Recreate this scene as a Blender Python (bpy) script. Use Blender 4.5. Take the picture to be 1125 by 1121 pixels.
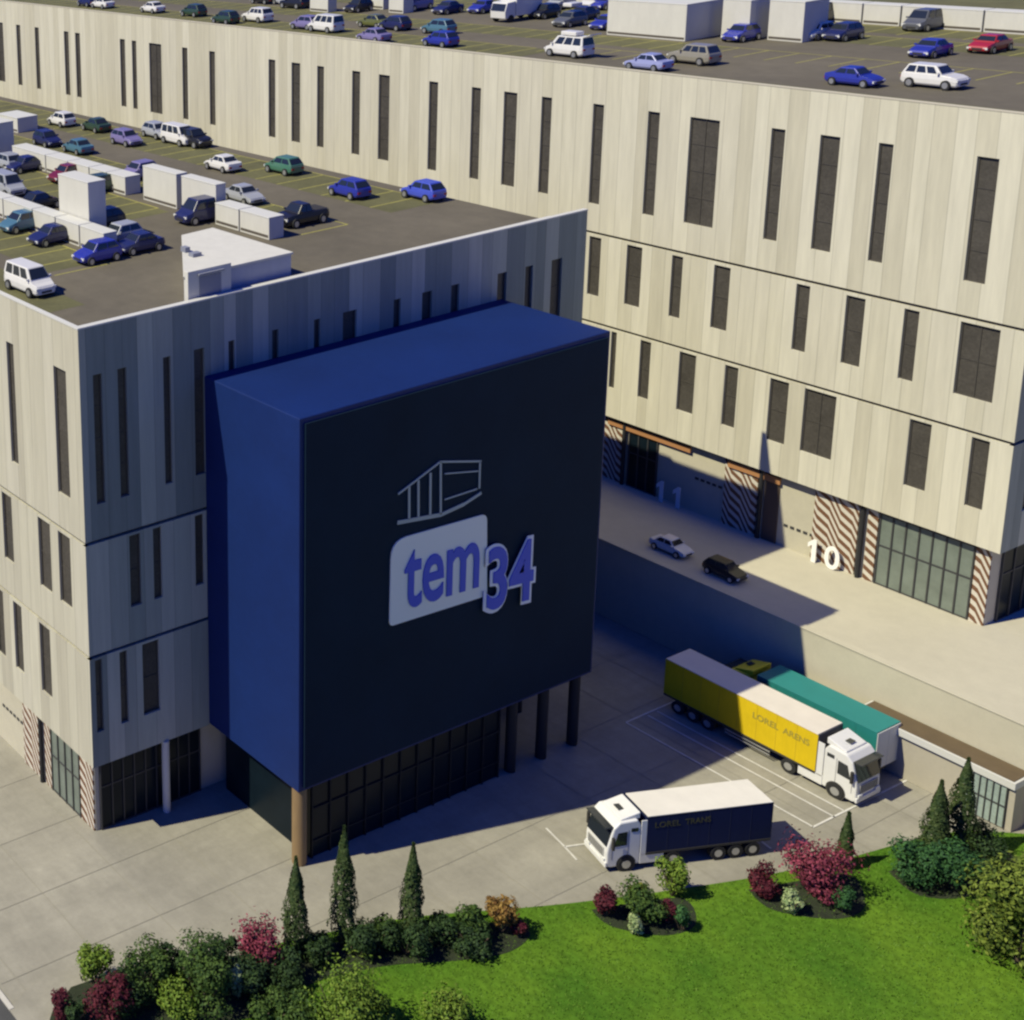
import bpy, math, random
from mathutils import Vector, Matrix
random.seed(7)
for o in list(bpy.data.objects): bpy.data.objects.remove(o)
SC = bpy.context.scene
COL = SC.collection
# ------------------------------------------------------------------ camera
RROW = [[0.4110212826335249, 0.9085425327401988, -0.07491309247599377],
        [0.18245701026069508, -0.16249804908552823, -0.9696926438053068],
        [-0.8931802419607258, 0.3848958953345983, -0.23256011077903574]]
CAM = Vector((70.19625950269806, -46.38265858616839, 65.14848997561455))
F, CX, CY = 1571.0492707, -193.03069078, 220.4694529
cd = bpy.data.cameras.new('camera'); cam = bpy.data.objects.new('camera', cd); COL.objects.link(cam)
r, d, f = [Vector(a) for a in RROW]
cam.matrix_world = Matrix(((r.x, -d.x, -f.x, CAM.x), (r.y, -d.y, -f.y, CAM.y), (r.z, -d.z, -f.z, CAM.z), (0, 0, 0, 1)))
cd.sensor_fit = 'HORIZONTAL'; cd.sensor_width = 36
cd.lens = F / 1125 * 36
cd.shift_x = (562.5 - CX) / 1125; cd.shift_y = (CY - 560.5) / 1125
SC.cycles.filter_width = 2.4; SC.cycles.diffuse_bounces = 1
cd.clip_end = 3000; cd.clip_start = 1
SC.camera = cam
# ------------------------------------------------------------------ sky, sun, exposure
TH, EL = 0.222, 0.872           # sun travels towards (sin TH, cos TH), this high
sdir = Vector((math.sin(TH) * math.cos(EL), math.cos(TH) * math.cos(EL), -math.sin(EL)))
W = bpy.data.worlds.new("World"); SC.world = W; W.use_nodes = True
nt = W.node_tree; nt.nodes.clear()
sky = nt.nodes.new('ShaderNodeTexSky'); sky.sky_type = 'NISHITA'; sky.sun_disc = False
sky.sun_elevation = EL; sky.sun_rotation = math.atan2(-sdir.x, -sdir.y)
sky.air_density = 1.6; sky.dust_density = 0.4; sky.ozone_density = 4.0
bg = nt.nodes.new('ShaderNodeBackground'); bg.inputs['Strength'].default_value = 0.05
tint = nt.nodes.new('ShaderNodeVectorMath'); tint.operation = 'MULTIPLY'; tint.inputs[1].default_value = (.17, .42, 1.85)   # deep clear blue sky
wo = nt.nodes.new('ShaderNodeOutputWorld')
nt.links.new(sky.outputs[0], tint.inputs[0]); nt.links.new(tint.outputs[0], bg.inputs['Color']); nt.links.new(bg.outputs[0], wo.inputs['Surface'])
ld = bpy.data.lights.new('sun', 'SUN'); ld.energy = 4.9; ld.angle = math.radians(0.5); ld.color = (1.0, 0.945, 0.70)
sun = bpy.data.objects.new('sun', ld); COL.objects.link(sun)
sun.rotation_euler = sdir.to_track_quat('-Z', 'Y').to_euler(); sun.location = (0, -60, 120)
vs = SC.view_settings; vs.view_transform = 'Standard'; vs.look = 'None'; vs.gamma = 1; vs.exposure = 0.0

# ------------------------------------------------------------------ helpers
def at(u, v, axis, val):
    """point where the sight line of a photo pixel meets the plane axis=val"""
    a, b = (u - CX) / F, (v - CY) / F
    dd = Vector([RROW[0][i] * a + RROW[1][i] * b + RROW[2][i] for i in range(3)])
    t = (val - CAM[axis]) / dd[axis]
    return CAM + dd * t

def rgb(c): return (c[0], c[1], c[2], 1)
def mat(name, col, rough=0.8, metal=0.0, spec=0.5, noise=None, bump=0.0, coat=0.0):
    """noise = list of (scale, amount, vector stretch) multiplied over the base colour"""
    m = bpy.data.materials.new(name); m.use_nodes = True
    n = m.node_tree.nodes; l = m.node_tree.links; b = n['Principled BSDF']
    b.inputs['Base Color'].default_value = rgb(col); b.inputs['Roughness'].default_value = rough
    b.inputs['Metallic'].default_value = metal; b.inputs['Specular IOR Level'].default_value = spec
    b.inputs['Coat Weight'].default_value = coat
    if noise:
        tc = n.new('ShaderNodeTexCoord'); prev = None
        for sc, amt, st in noise:
            mp = n.new('ShaderNodeMapping'); mp.inputs['Scale'].default_value = st
            l.new(tc.outputs['Object'], mp.inputs['Vector'])
            t = n.new('ShaderNodeTexNoise'); t.inputs['Scale'].default_value = sc; t.inputs['Detail'].default_value = 6
            t.inputs['Roughness'].default_value = 0.65
            l.new(mp.outputs[0], t.inputs['Vector'])
            mr = n.new('ShaderNodeMapRange'); mr.inputs['From Min'].default_value = .25; mr.inputs['From Max'].default_value = .75
            mr.inputs['To Min'].default_value = 1 - amt; mr.inputs['To Max'].default_value = 1 + amt
            l.new(t.outputs['Fac'], mr.inputs['Value'])
            if prev is None: prev = mr.outputs[0]
            else:
                mm = n.new('ShaderNodeMath'); mm.operation = 'MULTIPLY'
                l.new(prev, mm.inputs[0]); l.new(mr.outputs[0], mm.inputs[1]); prev = mm.outputs[0]
        vm = n.new('ShaderNodeVectorMath'); vm.operation = 'SCALE'; vm.inputs[0].default_value = col[:3]
        l.new(prev, vm.inputs['Scale']); l.new(vm.outputs[0], b.inputs['Base Color'])
        if bump:
            bp = n.new('ShaderNodeBump'); bp.inputs['Strength'].default_value = bump; bp.inputs['Distance'].default_value = 0.05
            l.new(prev, bp.inputs['Height']); l.new(bp.outputs[0], b.inputs['Normal'])
    return m

def facade_mat(name, axis, tints, mean=0.75):
    """vertical cladding boards of irregular width, each its own tint, thin joints"""
    m = bpy.data.materials.new(name); m.use_nodes = True
    n = m.node_tree.nodes; l = m.node_tree.links; b = n['Principled BSDF']
    b.inputs['Roughness'].default_value = 0.75; b.inputs['Specular IOR Level'].default_value = 0.3
    g = n.new('ShaderNodeNewGeometry'); sp = n.new('ShaderNodeSeparateXYZ'); l.new(g.outputs['Position'], sp.inputs[0])
    zf = n.new('ShaderNodeMath'); zf.operation = 'MULTIPLY_ADD'    # a different pattern per storey: stored in object z
    oi = n.new('ShaderNodeObjectInfo'); zs = n.new('ShaderNodeMath'); zs.operation = 'MULTIPLY'; zs.inputs[1].default_value = 37.0
    l.new(oi.outputs['Random'], zs.inputs[0])
    zf.inputs[1].default_value = mean; l.new(sp.outputs[axis], zf.inputs[0]); l.new(zs.outputs[0], zf.inputs[2])
    vo = n.new('ShaderNodeTexVoronoi'); vo.voronoi_dimensions = '1D'; vo.inputs['Scale'].default_value = 1; vo.inputs['Randomness'].default_value = .8
    l.new(zf.outputs[0], vo.inputs['W'])
    sc = n.new('ShaderNodeSeparateColor'); l.new(vo.outputs['Color'], sc.inputs[0])
    cr = n.new('ShaderNodeValToRGB'); cr.color_ramp.interpolation = 'CONSTANT'
    el = cr.color_ramp.elements
    el[0].position = 0; el[0].color = rgb(tints[0]); el[1].position = 1 / len(tints); el[1].color = rgb(tints[1])
    for i in range(2, len(tints)):
        e = el.new(i / len(tints)); e.color = rgb(tints[i])
    l.new(sc.outputs[0], cr.inputs[0])
    ve = n.new('ShaderNodeTexVoronoi'); ve.voronoi_dimensions = '1D'; ve.feature = 'DISTANCE_TO_EDGE'; ve.inputs['Scale'].default_value = 1; ve.inputs['Randomness'].default_value = .8
    l.new(zf.outputs[0], ve.inputs['W'])
    mr = n.new('ShaderNodeMapRange'); mr.inputs['From Min'].default_value = 0.0; mr.inputs['From Max'].default_value = 0.04
    mr.inputs['To Min'].default_value = 0.74; mr.inputs['To Max'].default_value = 1; l.new(ve.outputs['Distance'], mr.inputs['Value'])
    # streaky weathering
    mp = n.new('ShaderNodeMapping'); mp.inputs['Scale'].default_value = (1.6, 1.6, 0.12); l.new(g.outputs['Position'], mp.inputs['Vector'])
    t = n.new('ShaderNodeTexNoise'); t.inputs['Scale'].default_value = 1.2; t.inputs['Detail'].default_value = 8; t.inputs['Roughness'].default_value = .7
    l.new(mp.outputs[0], t.inputs['Vector'])
    m2 = n.new('ShaderNodeMapRange'); m2.inputs['From Min'].default_value = .3; m2.inputs['From Max'].default_value = .7
    m2.inputs['To Min'].default_value = .88; m2.inputs['To Max'].default_value = 1.08; l.new(t.outputs['Fac'], m2.inputs['Value'])
    mm = n.new('ShaderNodeMath'); mm.operation = 'MULTIPLY'; l.new(mr.outputs[0], mm.inputs[0]); l.new(m2.outputs[0], mm.inputs[1])
    vm = n.new('ShaderNodeVectorMath'); vm.operation = 'SCALE'; l.new(cr.outputs[0], vm.inputs[0]); l.new(mm.outputs[0], vm.inputs['Scale'])
    l.new(vm.outputs[0], b.inputs['Base Color'])
    bp = n.new('ShaderNodeBump'); bp.inputs['Strength'].default_value = .4; bp.inputs['Distance'].default_value = .04
    l.new(mr.outputs[0], bp.inputs['Height']); l.new(bp.outputs[0], b.inputs['Normal'])
    return m

def hatch_mat(name, axis):
    """white and brown diagonal chevron stripes"""
    m = bpy.data.materials.new(name); m.use_nodes = True
    n = m.node_tree.nodes; l = m.node_tree.links; b = n['Principled BSDF']; b.inputs['Roughness'].default_value = .8
    g = n.new('ShaderNodeNewGeometry'); sp = n.new('ShaderNodeSeparateXYZ'); l.new(g.outputs['Position'], sp.inputs[0])
    pp = n.new('ShaderNodeMath'); pp.operation = 'PINGPONG'; pp.inputs[1].default_value = .85; l.new(sp.outputs[axis], pp.inputs[0])
    mulz = n.new('ShaderNodeMath'); mulz.operation = 'MULTIPLY_ADD'; mulz.inputs[1].default_value = 1.0
    k = n.new('ShaderNodeMath'); k.operation = 'MULTIPLY'; k.inputs[1].default_value = 0.55; l.new(pp.outputs[0], k.inputs[0])
    s = n.new('ShaderNodeMath'); s.operation = 'MULTIPLY_ADD'; s.inputs[1].default_value = 1.15
    l.new(sp.outputs[axis], s.inputs[0]); l.new(k.outputs[0], s.inputs[2])
    l.new(sp.outputs[2], mulz.inputs[0]); l.new(s.outputs[0], mulz.inputs[2])
    fr = n.new('ShaderNodeMath'); fr.operation = 'MULTIPLY'; fr.inputs[1].default_value = 1.35; l.new(mulz.outputs[0], fr.inputs[0])
    f2 = n.new('ShaderNodeMath'); f2.operation = 'FRACT'; l.new(fr.outputs[0], f2.inputs[0])
    gt = n.new('ShaderNodeMath'); gt.operation = 'GREATER_THAN'; gt.inputs[1].default_value = .5; l.new(f2.outputs[0], gt.inputs[0])
    mx = n.new('ShaderNodeMix'); mx.data_type = 'RGBA'; mx.inputs['A'].default_value = (.16, .075, .035, 1); mx.inputs['B'].default_value = (.62, .57, .47, 1)
    l.new(gt.outputs[0], mx.inputs['Factor']); l.new(mx.outputs['Result'], b.inputs['Base Color'])
    return m

def leaf_mat(name, a, b_, c=None):
    m = bpy.data.materials.new(name); m.use_nodes = True
    n = m.node_tree.nodes; l = m.node_tree.links; b = n['Principled BSDF']; b.inputs['Roughness'].default_value = .7; b.inputs['Specular IOR Level'].default_value = .2
    g = n.new('ShaderNodeNewGeometry'); cr = n.new('ShaderNodeValToRGB')
    e = cr.color_ramp.elements; e[0].color = rgb(a); e[1].color = rgb(b_)
    if c: x = e.new(.85); x.color = rgb(b_); e[2].color = rgb(c) if False else e[2].color; e[len(e) - 1].color = rgb(c)
    l.new(g.outputs['Random Per Island'], cr.inputs[0]); l.new(cr.outputs[0], b.inputs['Base Color'])
    return m

class MB:
    def __init__(s): s.v = []; s.f = []
    def add(s, vs_, fs_):
        k = len(s.v); s.v += [tuple(v) for v in vs_]; s.f += [tuple(i + k for i in q) for q in fs_]; return s
    def box(s, x0, x1, y0, y1, z0, z1):
        x0, x1 = min(x0, x1), max(x0, x1); y0, y1 = min(y0, y1), max(y0, y1)
        return s.add([(x0, y0, z0), (x1, y0, z0), (x1, y1, z0), (x0, y1, z0), (x0, y0, z1), (x1, y0, z1), (x1, y1, z1), (x0, y1, z1)],
                     [(3, 2, 1, 0), (4, 5, 6, 7), (0, 1, 5, 4), (1, 2, 6, 5), (2, 3, 7, 6), (3, 0, 4, 7)])
    def prism(s, pts, z0, z1):
        n = len(pts)
        a = sum(pts[i][0] * pts[(i + 1) % n][1] - pts[(i + 1) % n][0] * pts[i][1] for i in range(n))
        if a < 0: pts = pts[::-1]
        v = [(x, y, z0) for x, y in pts] + [(x, y, z1) for x, y in pts]
        return s.add(v, [tuple(range(n))[::-1], tuple(range(n, 2 * n))] + [(i, (i + 1) % n, n + (i + 1) % n, n + i) for i in range(n)])
    def side(s, pts, y0, y1):         # profile in x,z extruded along y
        n = len(pts)
        a = sum(pts[i][0] * pts[(i + 1) % n][1] - pts[(i + 1) % n][0] * pts[i][1] for i in range(n))
        if a < 0: pts = pts[::-1]
        v = [(x, y0, z) for x, z in pts] + [(x, y1, z) for x, z in pts]
        return s.add(v, [tuple(range(n)), tuple(range(n, 2 * n))[::-1]] + [((i + 1) % n, i, n + i, n + (i + 1) % n) for i in range(n)])
    def cyl(s, c, axis, r0, h, n=20, r1=None):
        r1 = r0 if r1 is None else r1; v = []
        for k, (rr, t) in enumerate(((r0, 0), (r1, h))):
            for i in range(n):
                a = 2 * math.pi * i / n; p, q = rr * math.cos(a), rr * math.sin(a)
                v.append({2: (c[0] + p, c[1] + q, c[2] + t), 1: (c[0] + p, c[1] + t, c[2] + q), 0: (c[0] + t, c[1] + p, c[2] + q)}[axis])
        fs = [tuple(range(n))[::-1], tuple(range(n, 2 * n))] + [(i, (i + 1) % n, n + (i + 1) % n, n + i) for i in range(n)]
        if axis == 1: fs = [q[::-1] for q in fs]
        return s.add(v, fs)
    def bar(s, a, b, w, t=None, up=(0, 0, 1)):
        a = Vector(a); b = Vector(b); t = t or w; dd = (b - a).normalized(); u = dd.cross(Vector(up))
        if u.length < 1e-4: u = dd.cross(Vector((1, 0, 0)))
        u.normalize(); w2 = u.cross(dd).normalized(); u = u * w / 2; w2 = w2 * t / 2
        v = [a - u - w2, a + u - w2, a + u + w2, a - u + w2, b - u - w2, b + u - w2, b + u + w2, b - u + w2]
        return s.add(v, [(0, 1, 2, 3), (7, 6, 5, 4), (0, 4, 5, 1), (1, 5, 6, 2), (2, 6, 7, 3), (3, 7, 4, 0)])
    def build(s, name, m, parent=None, smooth=False, bevel=0, objlink=False):
        me = bpy.data.meshes.new(name); me.from_pydata(s.v, [], s.f); me.validate(); me.update()
        if smooth:
            me.polygons.foreach_set('use_smooth', [True] * len(me.polygons))
        o = bpy.data.objects.new(name, me); COL.objects.link(o)
        me.materials.append(m)
        if objlink: o.material_slots[0].link = 'OBJECT'; o.material_slots[0].material = m
        if parent is not None: o.parent = parent
        if bevel:
            b = o.modifiers.new('bevel', 'BEVEL'); b.width = bevel; b.segments = 2; b.limit_method = 'ANGLE'
        return o

def thing(name, label, cat, loc=(0, 0, 0), rz=0, group=None):
    o = bpy.data.objects.new(name, None); COL.objects.link(o); o.location = loc; o.rotation_euler = (0, 0, rz)
    o.empty_display_size = .3
    o['label'] = label; o['category'] = cat
    if group: o['group'] = group
    return o
def struct(o, kind='structure'): o['kind'] = kind; return o
def copy_tree(o, parent=None):
    c = o.copy(); COL.objects.link(c); c.parent = parent
    for ch in [q for q in bpy.data.objects if q.parent == o]: copy_tree(ch, c)
    return c
def kids(o): return [q for q in bpy.data.objects if q.parent == o]
def text_obj(name, txt, m, size, offset=0, extrude=.06, parent=None, sx=1.0):
    cu = bpy.data.curves.new(name, 'FONT'); cu.body = txt; cu.size = size; cu.offset = offset; cu.extrude = extrude
    cu.resolution_u = 5
    t = bpy.data.objects.new('tmp_text', cu); COL.objects.link(t)
    dg = bpy.context.evaluated_depsgraph_get(); dg.update()
    me = bpy.data.meshes.new_from_object(t.evaluated_get(dg)); me.name = name
    bpy.data.objects.remove(t); bpy.data.curves.remove(cu)
    me.materials.clear(); me.materials.append(m)
    o = bpy.data.objects.new(name, me); COL.objects.link(o)
    if parent: o.parent = parent
    return o
def fit_text(o, w, h, origin, ex, ey, en):
    """bake the text mesh into width w, height h at origin, axes ex (reading), ey (up), en (out)"""
    vs_ = [v.co.copy() for v in o.data.vertices]
    x0 = min(v.x for v in vs_); x1 = max(v.x for v in vs_); y0 = min(v.y for v in vs_); y1 = max(v.y for v in vs_)
    for v, c in zip(o.data.vertices, vs_):
        a = (c.x - x0) / (x1 - x0) * w; b = (c.y - y0) / (y1 - y0) * h
        v.co = Vector(origin) + Vector(ex) * a + Vector(ey) * b + Vector(en) * c.z
    o.data.update()

# ------------------------------------------------------------------ materials
M = {}
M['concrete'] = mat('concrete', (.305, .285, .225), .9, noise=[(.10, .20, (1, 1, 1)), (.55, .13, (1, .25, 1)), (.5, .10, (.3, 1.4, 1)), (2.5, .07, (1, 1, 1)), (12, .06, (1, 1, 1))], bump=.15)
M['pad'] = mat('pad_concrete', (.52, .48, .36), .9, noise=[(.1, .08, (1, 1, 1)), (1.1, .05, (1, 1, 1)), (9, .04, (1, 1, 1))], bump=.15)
M['wallc'] = mat('wall_concrete', (.44, .40, .31), .85, noise=[(.3, .10, (1, 1, .2)), (4, .05, (1, 1, 1))])
M['asphalt'] = mat('asphalt', (.07, .07, .068), .95, noise=[(.4, .2, (1, 1, 1)), (12, .2, (1, 1, 1))])
M['roof'] = mat('roof_asphalt', (.125, .108, .076), .95, noise=[(.09, .22, (1, 1, 1)), (.7, .12, (1, 1, 1)), (11, .12, (1, 1, 1))])
M['roofgreen'] = mat('mossy_bay_asphalt', (.115, .110, .045), .95, noise=[(.3, .25, (1, 1, 1)), (3, .15, (1, 1, 1))])
M['yellowline'] = mat('yellow_line', (.34, .31, .07), .9, noise=[(2, .25, (1, 1, 1))])
M['whiteline'] = mat('white_line', (.62, .60, .54), .9, noise=[(2, .2, (1, 1, 1))])
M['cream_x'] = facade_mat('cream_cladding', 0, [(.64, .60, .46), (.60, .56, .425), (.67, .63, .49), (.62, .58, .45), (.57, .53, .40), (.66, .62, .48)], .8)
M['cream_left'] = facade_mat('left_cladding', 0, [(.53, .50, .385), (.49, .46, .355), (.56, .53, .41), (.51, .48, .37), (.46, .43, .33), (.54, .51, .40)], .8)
M['shaded_y'] = facade_mat('shaded_cladding', 1, [(.44, .46, .38), (.26, .29, .25), (.37, .39, .33), (.24, .27, .24), (.47, .48, .40), (.31, .34, .29)], .75)  # striped boards, darkened and cooled so the colour carries the front's shade
M['joint'] = mat('dark_joint', (.10, .085, .065), .9)
M['soffit'] = mat('soffit', (.10, .07, .05), .8)
M['white'] = mat('white_render', (.62, .60, .53), .8, noise=[(1.2, .06, (1, 1, .3)), (8, .03, (1, 1, 1))])
M['cap'] = mat('parapet_cap', (.62, .61, .56), .6)
M['capcream'] = mat('cream_cap', (.56, .51, .39), .7)
M['pane'] = mat('window_mesh', (.075, .067, .055), .55, spec=.3, noise=[(.5, .2, (1, 1, 1)), (6, .3, (1, 1, 1))])
M['frame'] = mat('window_frame', (.072, .064, .053), .6)
M['glass_green'] = mat('shopfront_glass', (.17, .20, .165), .35, spec=.5, noise=[(.6, .25, (1, 1, 1))])
M['glass_dark'] = mat('dark_glass', (.006, .012, .018), .3, spec=.12, noise=[(.4, .3, (1, 1, 1))])
M['mullion'] = mat('mullion', (.045, .045, .045), .6)
M['blue'] = mat('blue_cladding', (.005, .021, .115), .6, spec=.3, noise=[(.15, .15, (1, 1, 1)), (3, .08, (1, 1, 1))])
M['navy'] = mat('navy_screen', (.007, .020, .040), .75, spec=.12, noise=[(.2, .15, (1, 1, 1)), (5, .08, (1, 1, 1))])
M['hatch_x'] = hatch_mat('chevron_stripes', 0)
M['column'] = mat('bronze_column', (.26, .17, .08), .6, noise=[(2, .15, (1, 1, .2))])
M['darkcol'] = mat('dark_column', (.02, .02, .02), .8)
M['orange'] = mat('orange_beam', (.42, .20, .08), .7)
M['logoplate'] = mat('logo_plate', (.90, .89, .82), .6)
M['logoblue'] = mat('logo_blue', (.035, .08, .62), .5)
M['logoline'] = mat('logo_line', (.42, .46, .44), .6)
M['logowhite'] = mat('logo_white', (.9, .88, .9), .6)
M['numeral'] = mat('numeral_white', (.92, .90, .84), .6)
M['brownroof'] = mat('brown_roof', (.12, .085, .045), .9, noise=[(.8, .15, (1, 1, 1))])
M['tyre'] = mat('tyre', (.02, .02, .02), .85)
M['rim'] = mat('rim', (.55, .55, .55), .35, metal=.7)
M['chassis'] = mat('chassis', (.035, .033, .03), .7)
M['carglass'] = mat('car_glass', (.02, .025, .03), .08, spec=.8)
M['lamp'] = mat('headlight', (.75, .75, .72), .15)
M['redlamp'] = mat('tail_light', (.45, .02, .02), .25)
M['kerb'] = mat('kerb', (.55, .52, .45), .85, noise=[(2, .1, (1, 1, 1))])
M['stairwall'] = mat('shaded_render', (.42, .44, .50), .8, noise=[(1.2, .06, (1, 1, .3))])  # bluish tone puts the stair house wall's shade into its colour
M['door'] = mat('grey_door', (.24, .25, .30), .6)
M['bark'] = mat('bark', (.10, .07, .045), .95, noise=[(6, .3, (1, 1, .3))])
def paint(name, c, rough=.35): 
    k = 'paint_' + name
    if k not in M: M[k] = mat(k, c, rough, coat=.4, noise=[(1.5, .05, (1, 1, 1))])
    return M[k]
CARCOL = dict(azure=(.06, .09, .50), white=(.72, .70, .66), silver=(.36, .37, .40), lightblue=(.30, .32, .55), blue=(.025, .035, .30), navy=(.018, .022, .09),
              black=(.015, .015, .018), grey=(.10, .105, .12), tan=(.26, .24, .19), red=(.36, .02, .03), green=(.06, .17, .11),
              darkgreen=(.03, .06, .035), teal=(.07, .16, .22), violet=(.20, .17, .34), maroon=(.16, .015, .025), olive=(.12, .13, .04))

# ------------------------------------------------------------------ levels (metres)
ZB, Z2, Z1, ZR = 5.485, 13.586, 21.625, 36.0
YL, YR, D, XR = 44.30, 60.886, 6.584, 20.07
K = 12.669 - ZB                      # right building sits this much higher
YW = 51.642                          # retaining wall plane
XB, YB0, YB1, ZT, ZBB = 8.678, 9.51, 35.869, 30.894, 5.607
WT, WB = 32.849, 24.159
LROOF, RROOF = 35.75, ZR + K - .25

# ------------------------------------------------------------------ ground
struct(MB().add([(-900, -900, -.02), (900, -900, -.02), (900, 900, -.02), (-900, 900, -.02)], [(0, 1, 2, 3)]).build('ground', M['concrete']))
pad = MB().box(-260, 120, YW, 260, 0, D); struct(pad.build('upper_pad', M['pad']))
wl = thing('retaining_wall', 'concrete retaining wall between the lower truck yard and the upper forecourt', 'wall', (0, YW, 0))
MB().box(-60, 60, -.3, -.004, 0, D).build('wall', M['pad'], wl)
MB().box(-60, 60, -.36, .22, D, D + .10).build('coping', M['pad'], wl, bevel=.02)
struct(MB().add([(-300, -40, 0), (60, -40, 0), (60, -12.6, 0), (-300, -12.6, 0)], [(0, 1, 2, 3)]).build('road', M['asphalt']))
struct(MB().box(-300, 9.6, -12.6, -12.3, -.01, .10).build('road_kerb', M['kerb']))
# yard slab joints
jm = mat('slab_joint', (.29, .271, .214), .95)
j = MB()
for i in range(14):
    x = -8 + i * 5.2
    j.add([(x, -12, .004), (x + .05, -12, .004), (x + .05, 50.9, .004), (x, 50.9, .004)], [(0, 1, 2, 3)])
for i in range(13):
    y = -11 + i * 5.2
    j.add([(-30, y, .008), (60, y, .008), (60, y + .05, .008), (-30, y + .05, .008)], [(0, 1, 2, 3)])
struct(j.build('slab_joints', jm))
# lawn with a kerb
edge = [(12.6, -9.5), (12.3, -5.5), (12.5, -2.7), (12.8, 2.5), (13.5, 6.0), (15.2, 12.2), (18.4, 19.9), (20.4, 25.3), (21.4, 28.3), (22.8, 32.7), (24.4, 38.9), (25.3, 43.7), (26.4, 47.4), (28.6, 50.6)]
def smooth_path(p, n=6):
    out = []
    for i in range(len(p) - 1):
        a = Vector(p[max(i - 1, 0)]); b = Vector(p[i]); c = Vector(p[i + 1]); e = Vector(p[min(i + 2, len(p) - 1)])
        for k in range(n):
            t = k / n
            out.append(tuple(.5 * ((2 * b) + (c - a) * t + (2 * a - 5 * b + 4 * c - e) * t * t + (3 * b - a - 3 * c + e) * t ** 3)))
    return out + [tuple(p[-1])]
ed = smooth_path(edge)
gm = bpy.data.materials.new('lawn'); gm.use_nodes = True
n = gm.node_tree.nodes; l = gm.node_tree.links; b = n['Principled BSDF']; b.inputs['Roughness'].default_value = .95; b.inputs['Specular IOR Level'].default_value = .1
tc = n.new('ShaderNodeTexCoord')
def nz(sc, det=6, st=(1, 1, 1)):
    mp = n.new('ShaderNodeMapping'); mp.inputs['Scale'].default_value = st; l.new(tc.outputs['Object'], mp.inputs[0])
    t = n.new('ShaderNodeTexNoise'); t.inputs['Scale'].default_value = sc; t.inputs['Detail'].default_value = det; l.new(mp.outputs[0], t.inputs['Vector']); return t
t1 = nz(.16); t2 = nz(2.6, 8); 
c1 = n.new('ShaderNodeValToRGB'); e = c1.color_ramp.elements; e[0].position = .36; e[0].color = (.060, .145, .012, 1); e[1].position = .64; e[1].color = (.11, .205, .016, 1)
l.new(t1.outputs['Fac'], c1.inputs[0])
m2 = n.new('ShaderNodeMapRange'); m2.inputs['From Min'].default_value = .3; m2.inputs['From Max'].default_value = .7; m2.inputs['To Min'].default_value = .75; m2.inputs['To Max'].default_value = 1.2
l.new(t2.outputs['Fac'], m2.inputs['Value'])
vm = n.new('ShaderNodeVectorMath'); vm.operation = 'SCALE'; l.new(c1.outputs[0], vm.inputs[0]); l.new(m2.outputs[0], vm.inputs['Scale']); l.new(vm.outputs[0], b.inputs['Base Color'])
bp = n.new('ShaderNodeBump'); bp.inputs['Strength'].default_value = .5; bp.inputs['Distance'].default_value = .08; l.new(t2.outputs['Fac'], bp.inputs['Height']); l.new(bp.outputs[0], b.inputs['Normal'])
lawn_poly = ed + [(75, 50.6), (75, -9.5)]
struct(MB().prism(lawn_poly, -.01, .10).build('lawn', gm))
# rounded pavement round the planting at the road corner
pv = [(9.6, -12.6), (9.2, -11.9), (8.7, -10.6), (8.7, -9.2), (9.4, -8.0), (10.6, -7.4), (12.2, -7.2), (12.6, -9.5), (75, -9.5), (75, -12.6)]
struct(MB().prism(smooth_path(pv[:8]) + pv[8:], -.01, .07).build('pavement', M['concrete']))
# short grass blades, too many to count
gb = MB(); rnd = random.Random(3)
def in_lawn(x, y):
    if not (-9.4 < y < 50.4 and x < 44): return False
    for i in range(len(ed) - 1):
        if ed[i][1] <= y <= ed[i + 1][1] or ed[i + 1][1] <= y <= ed[i][1]:
            t = (y - ed[i][1]) / (ed[i + 1][1] - ed[i][1] + 1e-9); return x > ed[i][0] + t * (ed[i + 1][0] - ed[i][0]) + .02
    return False
cnt = 0
while cnt < 52000:
    x, y = rnd.uniform(12, 40), rnd.uniform(-9, 50)
    if not in_lawn(x, y): continue
    cnt += 1; a = rnd.uniform(0, 6.28); w = rnd.uniform(.03, .06); h = rnd.uniform(.04, .11); tx, ty = rnd.uniform(-.08, .08), rnd.uniform(-.08, .08)
    gb.add([(x - w * math.cos(a), y - w * math.sin(a), .10), (x + w * math.cos(a), y + w * math.sin(a), .10), (x + tx, y + ty, .10 + h)], [(0, 1, 2)])
struct(gb.build('grass_blades', leaf_mat('grass_blade', (.065, .15, .011), (.12, .215, .02))), 'stuff')
# truck bay lines
bl = MB()
def gline(a, b, w=.13, z=.012):
    bl.bar((a[0], a[1], z), (b[0], b[1], z), w, .004)
gline((8.4, 40.2), (8.4, 45.6)); gline((8.4, 40.15), (21.6, 40.15)); gline((8.6, 42.2), (21.7, 42.2)); gline((8.6, 47), (21.7, 47)); gline((21.6, 40.1), (21.7, 50.5)); gline((8.6, 43.2), (21.6, 43.3))
gline((13.5, 25.9), (15.3, 25.4)); gline((15.3, 25.4), (15.9, 27.2)); gline((15.3, 25.4), (16.5, 25.0)); gline((17.5, 36.9), (21.6, 36.0)); gline((8.4, 50.2), (21.7, 50.2))
struct(bl.build('bay_lines', M['whiteline']))

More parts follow.
